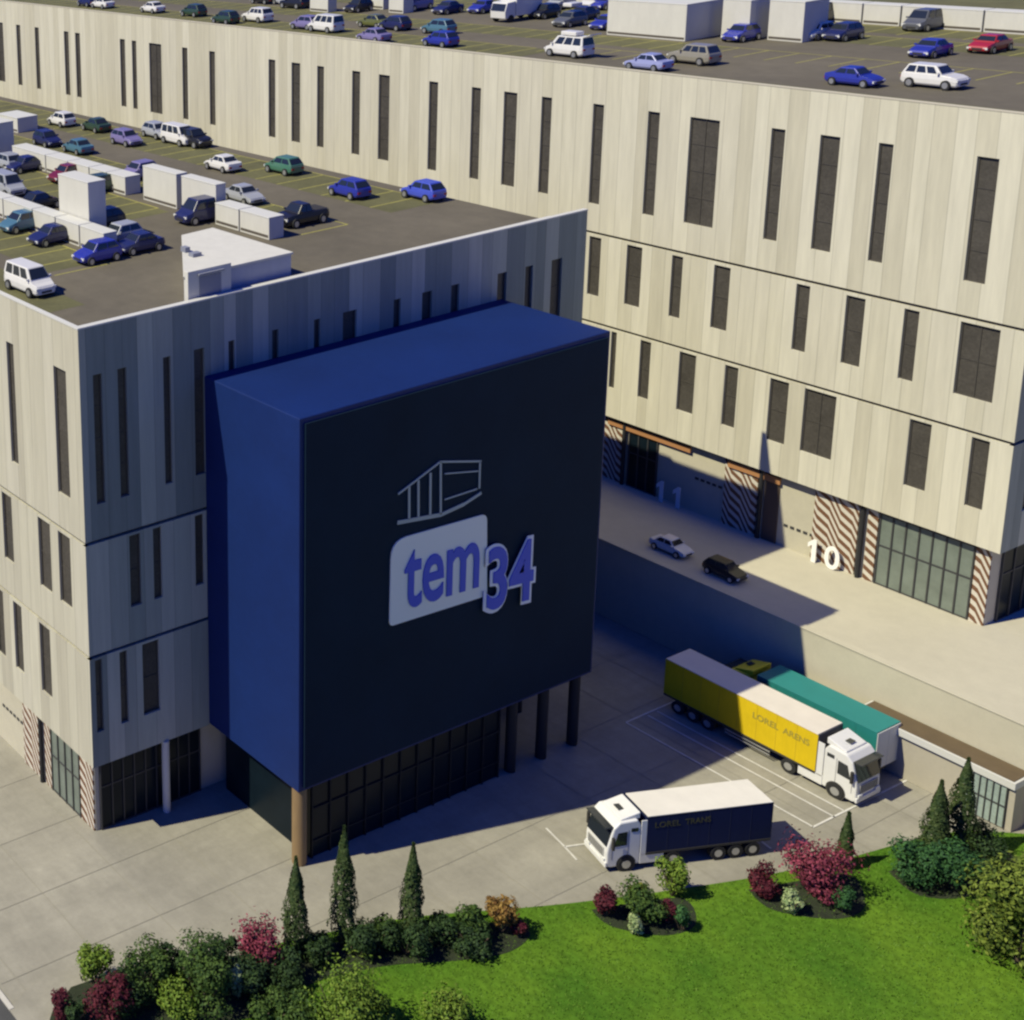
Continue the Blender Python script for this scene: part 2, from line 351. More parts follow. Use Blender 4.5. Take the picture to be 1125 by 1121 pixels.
# ------------------------------------------------------------------ facades
def add_window(parent, ax, pos, out, u0, u1, z0, z1, depth, barred=True):
    """ax 0: wall runs along x at y=pos (faces out*y); ax 1: wall runs along y at x=pos"""
    P_ = pos - out * depth
    def bx(mb, a0, a1, c0, c1, q0, q1):
        if ax == 0: mb.box(a0, a1, min(c0, c1), max(c0, c1), q0, q1)
        else: mb.box(min(c0, c1), max(c0, c1), a0, a1, q0, q1)
    fr = MB(); t = .09; o0, o1 = P_, P_ + out * .12
    bx(fr, u0, u0 + t, o0, o1, z0, z1); bx(fr, u1 - t, u1, o0, o1, z0, z1)
    bx(fr, u0 + t, u1 - t, o0, o1, z0, z0 + t); bx(fr, u0 + t, u1 - t, o0, o1, z1 - t, z1)
    nb = max(2, int((z1 - z0) / 2.0))
    for i in range(1, nb):
        z = z0 + (z1 - z0) * i / nb; bx(fr, u0 + t, u1 - t, o0, o1 - out * .03, z - .02, z + .02)
    if u1 - u0 > 1.8: bx(fr, (u0 + u1) / 2 - .025, (u0 + u1) / 2 + .025, o0, o1 - out * .015, z0 + t, z1 - t)
    w = fr.build('window', M['frame'], parent)
    pn = MB(); bx(pn, u0 + .01, u1 - .01, P_ - out * .02, P_ + out * .05, z0 + .01, z1 - .01); pn.build('pane', M['pane'], w)

def facade(parent, ax, pos, out, a, b, z0, z1, wins, m, th=.28):
    """one storey of cladding with real openings, reveals and the windows set back in them"""
    mb = MB()
    def q(u0, u1, w0, w1, e0=0.0, e1=0.0):
        pass
    us = sorted(set([a, b] + [w[0] for w in wins] + [w[1] for w in wins]))
    def P3(u, dep, z): return (u, pos - out * dep, z) if ax == 0 else (pos - out * dep, u, z)
    for u0, u1 in zip(us[:-1], us[1:]):
        hole = [w for w in wins if w[0] <= u0 + 1e-6 and w[1] >= u1 - 1e-6]
        spans = [(z0, z1)] if not hole else [(z0, hole[0][2]), (hole[0][3], z1)]
        for s0, s1 in spans:
            if s1 - s0 > .01: mb.add([P3(u0, 0, s0), P3(u1, 0, s0), P3(u1, 0, s1), P3(u0, 0, s1)], [(0, 1, 2, 3)])
    for (u0, u1, w0, w1) in wins:
        f_ = [P3(u0, 0, w0), P3(u1, 0, w0), P3(u1, 0, w1), P3(u0, 0, w1)]; g_ = [P3(u0, th, w0), P3(u1, th, w0), P3(u1, th, w1), P3(u0, th, w1)]
        mb.add(f_ + g_, [(0, 4, 5, 1), (1, 5, 6, 2), (2, 6, 7, 3), (3, 7, 4, 0)])
    # bottom, top and end returns
    for z in (z0, z1): mb.add([P3(a, 0, z), P3(b, 0, z), P3(b, th, z), P3(a, th, z)], [(0, 1, 2, 3)])
    o = mb.build('cladding', m, parent)
    for (u0, u1, w0, w1) in wins: add_window(parent, ax, pos, out, u0, u1, w0, w1, th - .02)
    return o

def wx(pxs, v, pos, z0, z1):        # window x-range on a facade that runs along x, from photo columns at height row v
    out = []
    for (a, b), vv in zip(pxs, v):
        out.append((at(a, vv, 1, pos).x, at(b, vv, 1, pos).x, z0, z1))
    return out

# ---- right building
rb = thing('warehouse_building', 'long cream clad warehouse with rooftop parking behind, on the upper forecourt', 'building', (0, 0, 0))
X0 = -190
top = [(-4, 3), (17.6, 22), (38, 42.4), (70, 75), (82.4, 87.5), (131.5, 137), (144.7, 149.5), (163.7, 177), (200, 205.8), (229.8, 236),
       (295, 302.4), (320.3, 329.8), (348.5, 356), (387, 395.8), (416.4, 428.3), (471.7, 481.5), (518.5, 528.6), (554, 568.6), (595.4, 606.6), (652, 664), (712.4, 725.3),
       (758.6, 791.4), (848, 863.3), (901.6, 923.6), (966, 982.3), (1073.8, 1098.6)]
vt = [25, 27, 30, 34, 35, 42, 45, 48, 52, 56, 65, 69, 73, 78, 82, 89, 95, 100, 106, 113, 121, 129, 140, 149, 156, 172]
facade(rb, 0, YR, -1, X0, XR, Z1 + K + .12, ZR + K, wx(top, vt, YR, WB + K, WT + K), M['cream_x'])
mid = [(648, 661), (689.3, 706.3), (738.8, 751), (785, 803.3), (875.5, 890.8), (930.4, 951.8), (994, 1011), (1056, 1101)]
vm_ = [257, 266, 278, 289, 310, 322, 338, 352]
w2b = (at(689, 335.6, 1, YR).z + at(1000, 419, 1, YR).z) / 2
facade(rb, 0, YR, -1, X0, XR, Z2 + K + .12, Z1 + K - .12, wx(mid, vm_, YR, w2b, Z1 + K - .35), M['cream_x'])
low = [(672, 678), (704, 715.8), (747, 765.5), (797, 811.8), (846.7, 867.7), (884.7, 920.3), (1000, 1024.7), (1067.7, 1088.4)]
vl = [362, 372, 384, 400, 414, 425, 460, 482]
w3b = (at(709, 438.8, 1, YR).z + at(1012, 539.5, 1, YR).z) / 2
facade(rb, 0, YR, -1, X0, XR, ZB + K, Z2 + K - .12, wx(low, vl, YR, w3b, Z2 + K - .3), M['cream_x'])
M['shaded_end'] = M['shaded_y']  # end wall reuses the darkened boards: shade painted into its colour
facade(rb, 1, XR, 1, YR, 150, Z1 + K + .12, ZR + K, [(YR + 3, YR + 4.6, WB + K, WT + K), (YR + 9, YR + 10.4, WB + K, WT + K)], M['shaded_end'])
facade(rb, 1, XR, 1, YR, 150, Z2 + K + .12, Z1 + K - .12, [(YR + 2.2, YR + 3.4, w2b, Z1 + K - .35), (YR + 6, YR + 8, w2b, Z1 + K - .35)], M['shaded_end'])
facade(rb, 1, XR, 1, YR, 150, ZB + K, Z2 + K - .12, [(YR + 2.0, YR + 3.2, w3b, Z2 + K - .3)], M['shaded_end'])
MB().box(X0 + .3, XR - .27, YR + .27, 150, ZB + K + .02, RROOF - .02).build('structural_core', M['joint'], rb)
MB().box(X0 + .3, XR - .3, YR + .3, 150, RROOF - .01, RROOF).build('roof_deck', M['roof'], rb)
MB().box(X0, XR, YR - .03, YR + .3, ZR + K, ZR + K + .08).box(XR - .3, XR + .03, YR + .3, 150, ZR + K, ZR + K + .08).build('parapet', M['capcream'], rb)
# ground floor of the right building
YG = YR + .8
MB().box(X0, XR - .8, YG, 150, D, ZB + K).build('ground_floor_wall', M['pad'], rb)
def gx(u, v=600): return at(u, v, 1, YG - .1).x
def hatch(parent, x0, x1, y, z0, z1): MB().box(x0, x1, y - .12, y - .003, z0, z1).build('striped_panel', M['hatch_x'], parent)
GH = ZB + K - .05
for x0, x1 in ((7.4, 10.6), (11.25, 11.95), (18.35, 19.27), (0.3, 3.0), (-10.8, -8.9), (-24, -21)): hatch(rb, x0, x1, YG, D, GH)
for x in (10.95, 3.35, -8.6, -20): MB().cyl((x, YG - .25, D), 2, .16, GH - D, 12).build('downpipe', M['darkcol'], rb)
def shopfront(parent, x0, x1, y, z0, z1, n, gm_):
    fr = MB()
    for i in range(n + 1):
        x = x0 + (x1 - x0) * i / n; fr.box(x - .05, x + .05, y - .16, y - .01, z0, z1)
    for z in (z0 + .06, z0 + (z1 - z0) * .55, z1 - .06): fr.box(x0 + .05, x1 - .05, y - .13, y - .012, z - .05, z + .05)
    w = fr.build('shopfront', M['mullion'], parent)
    MB().box(x0 + .01, x1 - .01, y - .08, y - .006, z0 + .01, z1 - .01).build('glass', gm_, w)
shopfront(rb, 12.1, 18.25, YG, D, GH - .3, 7, M['glass_green'])
shopfront(rb, -8.2, -5.6, YG, D, GH - .3, 3, M['glass_dark'])
MB().box(3.55, 4.7, YG - .1, YG - .004, D, GH).build('door', M['soffit'], rb)
MB().box(-10.2, -2.6, YG - .3, YG - .13, GH - .9, GH - .35).box(0.6, 4.8, YG - .3, YG - .13, GH - .9, GH - .35).build('beam', M['orange'], rb)
for i in range(5): MB().box(5.2 + i * .5, 5.5 + i * .5, YG - .05, YG - .002, D + 1.75, D + 1.95).build('vent_slot', M['mullion'], rb)
for i in range(5): MB().box(-2.2 + i * .5, -1.9 + i * .5, YG - .05, YG - .002, D + 2.9, D + 3.1).build('vent_slot', M['mullion'], rb)
# standing numerals in front of the ground floor wall
def numeral(txt, x0, x1, h, label):
    t = thing('number_sign', label, 'number sign', ((x0 + x1) / 2, YG - .62, D + .02))
    w = (x1 - x0) / 2 - .15
    for i, ch in enumerate(txt):
        if ch == '1':
            MB().side([(0, 0), (.34, 0), (.34, h), (.10, h), (-.30, h - .42), (-.30, h - .78), (0, h - .52)], -.03, .03).build('digit', M['numeral'], t)
            kids(t)[-1].location.x = -(x1 - x0) / 2 + i * (w + .3) + w * .4
            continue
        o = text_obj('digit', ch, M['numeral'], 2, .03, .03, t)
        ww = w * (.62 if ch == '1' else 1)
        fit_text(o, ww, h, (-(x1 - x0) / 2 + i * (w + .3) + (w - ww) / 2, 0, 0), (1, 0, 0), (0, 0, 1), (0, -1, 0))
numeral('10', 7.35, 9.85, 1.9, 'white standing numerals reading 10 beside the striped wall panel')
numeral('11', -5.3, -2.6, 1.9, 'white standing numerals reading 11 in the shaded upper forecourt')

# ---- left building
lb = thing('entrance_building', 'pale clad building with rooftop parking and blue projecting block at its front', 'building')
X1 = -150
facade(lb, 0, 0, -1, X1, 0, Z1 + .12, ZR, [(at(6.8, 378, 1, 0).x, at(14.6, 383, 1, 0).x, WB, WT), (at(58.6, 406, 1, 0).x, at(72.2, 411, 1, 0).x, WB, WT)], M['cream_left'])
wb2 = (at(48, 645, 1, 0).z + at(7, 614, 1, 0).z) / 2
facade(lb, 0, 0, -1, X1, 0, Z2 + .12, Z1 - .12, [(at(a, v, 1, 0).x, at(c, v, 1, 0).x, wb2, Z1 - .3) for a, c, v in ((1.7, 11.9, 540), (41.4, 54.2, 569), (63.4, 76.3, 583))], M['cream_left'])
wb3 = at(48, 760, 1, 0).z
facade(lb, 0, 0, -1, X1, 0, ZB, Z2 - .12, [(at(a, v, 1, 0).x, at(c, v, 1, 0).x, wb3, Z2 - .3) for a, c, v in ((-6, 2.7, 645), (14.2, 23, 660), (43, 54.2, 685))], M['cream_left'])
def fy(a, c, v): return at(a, v, 0, 0).y, at(c, v, 0, 0).y
fw = [(102, 112, 417), (129, 139, 410), (179, 187.5, 395), (213, 224.4, 390), (251, 258, 380), (299, 306, 366), (345, 352, 352), (376.8, 392, 342), (432.7, 440.5, 327), (464, 475, 317), (496, 505, 309), (547, 557, 296), (577.8, 586, 286), (606.6, 618, 279)]
facade(lb, 1, 0, 1, 0, YL, Z1 + .12, ZR, [(*fy(a, c, v), WB, WT) for a, c, v in fw], M['shaded_y'])
facade(lb, 1, 0, 1, 0, YL, Z2 + .12, Z1 - .12, [(*fy(a, c, v), wb2, Z1 - .3) for a, c, v in ((141.7, 154.2, 585), (167.8, 177.3, 578), (214, 223.7, 565))], M['shaded_y'])
facade(lb, 1, 0, 1, 0, YL, ZB, Z2 - .12, [(*fy(a, c, v), wb3, Z2 - .3) for a, c, v in ((104, 112, 720), (131, 139.6, 712), (156, 174.6, 702))], M['shaded_y'])
YE = 40.9
MB().box(X1, -.27, .27, YE, ZB + .02, LROOF - .02).build('structural_core', M['joint'], lb)
MB().box(-.34, -.281, YE, YL, ZB, ZR - .02).build('wing_wall', M['cap'], lb)
MB().box(X1, -.3, .3, YE, LROOF - .01, LROOF).build('roof_deck', M['roof'], lb)
MB().box(X1, .03, -.03, .3, ZR, ZR + .10).box(-.42, .03, .3, YE, ZR, ZR + .10).box(-.34, .03, YE, YL, ZR, ZR + .10).build('parapet', M['cap'], lb)
YGL = .6
MB().box(X1, -.8, YGL, YE, 0, ZB).build('ground_floor_wall', M['pad'], lb)
for x0, x1 in ((-9.6, -7.4), (-6.75, -6.0), (-2.35, -.85), (-24, -21)): hatch(lb, x0, x1, YGL, 0, ZB - .05)
for x in (-7.05, -14.2, -20): MB().cyl((x, YGL - .25, 0), 2, .16, ZB - .05, 12).build('downpipe', M['darkcol'], lb)
shopfront(lb, -5.9, -2.45, YGL, 0, ZB - .3, 4, M['glass_green'])
for i in range(6): MB().box(-12.6 + i * .5, -12.3 + i * .5, YGL - .05, YGL - .002, 2.9, 3.1).build('vent_slot', M['mullion'], lb)
# shaded front, ground floor glazing and columns
def shopfront_y(parent, y0, y1, x, z0, z1, n, gm_):
    fr = MB()
    for i in range(n + 1):
        y = y0 + (y1 - y0) * i / n; fr.box(x + .01, x + .16, y - .05, y + .05, z0, z1)
    for z in (z0 + .06, z0 + (z1 - z0) * .6, z1 - .06): fr.box(x + .012, x + .13, y0 + .05, y1 - .05, z - .05, z + .05)
    w = fr.build('shopfront', M['mullion'], parent)
    MB().box(x + .006, x + .08, y0 + .01, y1 - .01, z0 + .01, z1 - .01).build('glass', gm_, w)
shopfront_y(rb, YG + 1.2, YG + 24, XR - .8, D, GH, 16, M['glass_dark'])
shopfront_y(lb, 1.0, 9.2, -.8, 0, ZB - .1, 9, M['glass_dark'])
shopfront_y(lb, 28.5, 39.5, -.8, 0, ZB - .1, 10, M['glass_dark'])
MB().cyl((-.1, 5.9, 0), 2, .26, ZB, 20).build('column', M['white'], lb, smooth=False)
# projecting blue block
blk = MB()
blk.box(-.02, XB, YB0, YB1, ZBB, ZT)
bo = blk.build('projecting_block', M['blue'], lb, bevel=.06)
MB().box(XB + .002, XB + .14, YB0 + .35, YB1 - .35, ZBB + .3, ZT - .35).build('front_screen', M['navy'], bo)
MB().box(.02, 8.2, 10.9, 27.5, 0, ZBB - .01).build('lobby', M['glass_dark'], bo)
lo = MB()
for i in range(12): lo.box(8.21, 8.32, 10.95 + i * 1.5, 11.05 + i * 1.5, 0, ZBB - .1)
for z in (1.2, 3.6): lo.box(8.205, 8.29, 10.95, 27.5, z - .05, z + .05)
lo.build('lobby_mullions', mat('lobby_mullion', (.006, .008, .010), .8), bo)
MB().cyl((8.15, 10.05, 0), 2, .46, ZBB, 28).build('column', M['column'], bo, smooth=False)
for y in (28.8, 31.8, 34.9): MB().cyl((8.15, y, 0), 2, .36, ZBB, 24).build('column', M['darkcol'], bo)
for y in (31.8, 34.9): MB().cyl((3.5, y, 0), 2, .36, ZBB, 24).build('column', M['darkcol'], bo)
# ---- emblem on the block front
sg = thing('emblem_sign', 'building emblem in pale and blue lettering on the dark blue block front', 'sign', (XB + .15, 21, 13))
sx0 = .0
def logo_pt(u, v, dx=.05):
    p = at(u, v, 0, XB + .15); return Vector((dx, p.y - 21, p.z - 13))
# rounded plate
def rounded(pts, rad, n=5):
    out = []
    m_ = len(pts)
    for i in range(m_):
        p = Vector(pts[i]); a = Vector(pts[i - 1]); c = Vector(pts[(i + 1) % m_])
        rr = rad if not isinstance(rad, (list, tuple)) else rad[i]
        q0 = p + (a - p).normalized() * rr; q1 = p + (c - p).normalized() * rr
        for k in range(n + 1):
            t = k / n; out.append(tuple((1 - t) ** 2 * q0 + 2 * t * (1 - t) * p + t * t * q1))
    return out
def plate(name, pts, rad, m_, x0, x1):
    pp = rounded(pts, rad); nn = len(pp)
    v = [(x0, y, z) for y, z in pp] + [(x1, y, z) for y, z in pp]
    return MB().add(v, [tuple(range(nn))[::-1], tuple(range(nn, 2 * nn))] + [(i, (i + 1) % nn, nn + (i + 1) % nn, nn + i) for i in range(nn)]).build(name, m_, sg)
c4 = [logo_pt(*q) for q in ((429, 594), (534, 564), (534, 654), (427, 688))]
plate('plate', [(q.y, q.z) for q in c4], [1.3, .5, .35, .35], M['logoplate'], 0, .08)
a = logo_pt(442, 670); c = logo_pt(524, 645)
ex = Vector((0, c.y - a.y, c.z - a.z)).normalized()
tt = text_obj('lettering', 'tem', M['logoblue'], 4, .055, .03, sg)
fit_text(tt, (c - a).length, 4.05, (.12, a.y, a.z), ex, (0, 0, 1), (1, 0, 0))
a = logo_pt(529, 674); c = logo_pt(582, 660); ex = Vector((0, c.y - a.y, c.z - a.z)).normalized(); wd = (c - a).length
t2_ = text_obj('numeral_outline', '34', M['logowhite'], 4, .20, .03, sg); fit_text(t2_, wd + .3, 5.0, (.18, a.y - .1, a.z - .05), ex, (0, 0, 1), (1, 0, 0))
t3_ = text_obj('numerals', '34', M['logoblue'], 4, .085, .03, sg); fit_text(t3_, wd - .25, 4.5, (.25, a.y + .17, a.z + .2), ex, (0, 0, 1), (1, 0, 0))
hs = MB()
Zm = lambda a_, b_: (400 + a_ / 5.114, 490 + b_ / 5.114)
for (p_, q_, w_) in (((188, 270), (425, 88), .13), ((425, 88), (655, 85), .13), ((648, 85), (644, 238), .13), ((427, 88), (427, 385), .15), ((250, 228), (250, 412), .16), ((302, 192), (302, 400), .16), ((370, 150), (368, 388), .16),
                     ((185, 430), (430, 385), .26), ((430, 385), (560, 325), .24), ((560, 325), (655, 262), .20), ((450, 155), (640, 140), .09), ((450, 300), (632, 240), .10)):
    hs.bar(logo_pt(*Zm(*p_), .04), logo_pt(*Zm(*q_), .04), w_, .06, up=(1, 0, 0))
hs.build('building_outline', M['logoline'], sg)

# ---- low kiosk against the retaining wall
kz = 3.65
ka = at(948, 771, 2, kz); kb = at(1116, 860, 2, kz); kf = at(979, 797, 2, kz)
y0 = (kb.y + kf.y) / 2
kk = thing('gatehouse', 'low glass fronted gatehouse with brown flat roof against the retaining wall', 'building', (kf.x, y0, 0))
kx0 = -.55; kx1 = kb.x - kf.x; kd = YW - .36 - y0
kx0 = at(960, 766, 1, YW - .3).x - kf.x
MB().box(kx0, kx1, .25, kd, 0, kz - .55).build('wall', M['wallc'], kk)
MB().box(kx0 - .05, kx1 + .05, 0, kd, kz - .55, kz - .05).build('fascia', M['cap'], kk, bevel=.02)
MB().box(kx0 + .1, kx1 - .1, .12, kd - .02, kz - .05, kz).build('roof', M['brownroof'], kk)
gx0 = at(1063, 850, 1, y0 + .2).x - kf.x; gg = MB(); ng = 6
for i in range(ng + 1):
    x = gx0 + (kx1 - .4 - gx0) * i / ng; gg.box(x - .03, x + .03, .10, .245, .1, kz - .56)
gg.box(gx0, kx1 - .4, .12, .243, 1.55, 1.63)
w_ = gg.build('shopfront', M['mullion'], kk)
M['kioskglass'] = mat('kiosk_glass', (.30, .37, .33), .3, noise=[(.5, .15, (1, 1, 1)), (5, .2, (1, 1, 1))])
MB().box(gx0, kx1 - .4, .17, .242, .1, kz - .57).build('glass', M['kioskglass'], w_)

# ------------------------------------------------------------------ roof markings
def roof_lines(parent, rows, z, name):
    for (x0, x1, y0, y1, st) in rows:
        v = []; f_ = []; n_ = int((x1 - x0) / st) + 1; w = .14; zz = z + .008; prev = None
        for i in range(n_):
            x = x0 + i * st; k = len(v)
            v += [(x, y0, zz), (x + w, y0, zz), (x + w, y1, zz), (x, y1, zz), (x + w, y1 + w, zz), (x, y1 + w, zz)]
            f_ += [(k, k + 1, k + 2, k + 3), (k + 3, k + 2, k + 4, k + 5)]
            if prev is not None: f_.append((prev + 2, k + 3, k + 5, prev + 4))
            prev = k
        MB().add(v, f_).build(name, M['yellowline'], parent)
def bays(parent, rows, z):
    mb = MB()
    for (x0, x1, y0, y1) in rows: mb.add([(x0, y0, z + .004), (x1, y0, z + .004), (x1, y1, z + .004), (x0, y1, z + .004)], [(0, 1, 2, 3)])
    mb.build('parking_bays', M['roofgreen'], parent)
roof_lines(lb, [(-110, -9, 34.4, 39.4, 2.6), (-110, -7, 25.0, 29.6, 2.6), (-110, -20, 17.0, 22.2, 2.6), (-110, -9, 5.6, 10.2, 2.6)], LROOF, 'bay_lines')
bays(lb, [(-110, -9, 34.4, 39.4), (-110, -14, 25.4, 29.6), (-110, -20, 17.0, 22.2), (-110, -12, 5.6, 10.2), (-30, -4.5, .6, 3.6)], LROOF)
roof_lines(rb, [(-170, -24, 63.0, 67.6, 2.6), (-23, -9, 66.0, 70.4, 2.6), (-170, 18, 72.4, 77.0, 2.6), (-10, 18, 84.0, 88.6, 2.6), (-170, -24, 84.0, 88.8, 2.6), (-170, 18, 90.2, 94.6, 2.6)], RROOF, 'bay_lines')
bays(rb, [(-170, -22, 61.8, 67.6), (-170, -12, 72.4, 77.0), (-170, -28, 84.0, 94.6), (-10, 8, 84.0, 88.6), (-12, 18, 90.6, 94.6), (-20, 19, 61.4, 63.0), (-170, 18, 97.5, 118)], RROOF)

# ------------------------------------------------------------------ rooftop boxes
def roof_box(x0, x1, y0, y1, z, h, label, group=None, name='ventilation_box', cat='ventilation box', low=True):
    t = thing(name, label, cat, (x0, y0, z), group=group)
    w, dp = x1 - x0, y1 - y0
    MB().box(.02, w - .02, .02, dp - .02, .0, h - .1).build('casing', M['white'], t, bevel=.03)
    MB().box(0, w, 0, dp, h - .1, h).build('lid', M['cap'], t, bevel=.02)
    MB().box(.12, w - .12, .005, .02, .15, .35).build('base_grille', M['joint'], t)
    return t
def row(xs, y0, y1, z, h, where, group):
    n_ = len(xs) - 1
    for i in range(n_):
        if i == 0: lab = 'leftmost white box unit of ' + where
        elif i == n_ - 1: lab = 'rightmost white box unit of ' + where
        else: lab = ['second', 'third', 'fourth', 'fifth'][i - 1] + ' white box unit from the left in ' + where
        roof_box(xs[i] + .05, xs[i + 1] - .05, y0, y1, z, h, lab, group)
row([-44.6, -38.8, -35.2, -31.9, -29.3, -26.6], 22.8, 24.4, LROOF, 1.6, 'the rear row on the left roof', 'white boxes in the rear row on the left roof')
row([-34, -26.8, -22.4, -19.2, -16.0], 11.0, 12.2, LROOF, 1.7, 'the front row on the left roof', 'white boxes in the front row on the left roof')
roof_box(-15.95, -12.9, 11.0, 12.2, LROOF, 1.7, 'short white box at the front row end, behind the blue hatchback')
roof_box(-20.6, -16.6, 12.3, 13.9, LROOF, 4.6, 'tall white shaft rising behind the front row of boxes', name='ventilation_shaft', cat='ventilation shaft')
roof_box(-24.6, -20.2, 23.1, 24.2, LROOF, 2.9, 'taller free standing white partition left of the dark gap', name='partition_box', cat='partition')
roof_box(-19.6, -15.4, 23.1, 24.1, LROOF, 2.9, 'white partition right of the dark gap, beside the dark van', name='partition_box', cat='partition')
roof_box(-14.8, -12.1, 22.5, 23.9, LROOF, 1.7, 'narrow low white box beside the dark van')
roof_box(-12.0, -8.8, 22.5, 23.9, LROOF, 1.7, 'low white box with its shaded end beside the dark pickup')
roof_box(-50.5, -47.0, 22.0, 24.6, LROOF, 3.4, 'tall white box at the left edge of the photo on the left roof')
roof_box(-60.0, -56.0, 30.5, 33.0, LROOF, 1.6, 'white box unit at the far left edge near the long facade')
# right roof
roof_box(-24.9, -16.9, 77.8, 83.2, RROOF, 3.4, 'large white rooftop plant room with grey side, left of its row', name='plant_room', cat='rooftop building')
roof_box(-15.9, -13.3, 81.2, 84.2, RROOF, 3.6, 'white rooftop plant block behind the small blue hatchback', name='plant_room', cat='rooftop building')
roof_box(-12.3, -9.2, 82.2, 85.6, RROOF, 3.6, 'white rooftop plant block beside the silver hatchback and dark van', name='plant_room', cat='rooftop building')
row([-15.6, -11.9, -8.6, -2.0, 4.6, 11], 95.0, 96.6, RROOF, 1.9, 'the long white row at the back right', 'white boxes in the long row on the right roof')
roof_box(-63.2, -60.2, 76.2, 77.6, RROOF, 2.2, 'white box at the top edge above the white van')
roof_box(-59.4, -56.8, 81.4, 83.0, RROOF, 2.2, 'white box at the top edge, left of two neighbours')
roof_box(-54.4, -52.2, 79.8, 81.4, RROOF, 2.2, 'white box at the top edge beside the violet van')
roof_box(-42, -38, 93.4, 95.0, RROOF, 1.9, 'white box behind the dark hatchback at the top edge')
roof_box(-36.6, -34.2, 93.6, 95.2, RROOF, 1.9, 'white box at the top edge near the silver saloon')
# stair house on the left roof
zc = 37.55; hz = zc - LROOF
A, B_ = at(201, 258.5, 2, zc), at(233, 250.5, 2, zc)
xm = -.95
foot = [(xm, 8.75), (A.x, A.y), (B_.x, B_.y), (xm, 17.5)]
sh = thing('stair_house', 'white flat roofed stair house with grey door near the front parapet', 'rooftop building', (xm, 12, LROOF))
def sg_(pts): return [(x - xm, y - 12) for x, y in pts]
MB().prism(sg_(foot), 0, hz - .16).build('wall', M['stairwall'], sh)
MB().prism(sg_([(xm + .1, 8.65), (A.x - .1, A.y - .05), (B_.x - .05, B_.y + .1), (xm + .1, 17.6)]), hz - .156, hz).build('roof', M['white'], sh, bevel=.02)
MB().box(.01, .42, 8.75 - 12, 12.2 - 12, 0, hz + .35).build('porch', M['white'], sh, bevel=.02)
MB().box(.425, .46, 9.65 - 12, 11.35 - 12, 0, hz - .12).build('door', M['door'], sh)
MB().box(.425, .62, 9.5 - 12, 11.5 - 12, hz + .02, hz + .12).build('canopy', M['door'], sh)
MB().box(-4.6, -4.1, .1, .5, hz + .002, hz + .35).build('roof_vent', M['door'], sh)
MB().box(-3.4, -2.9, -.2, .5, hz + .002, hz + .25).build('roof_vent', M['door'], sh)

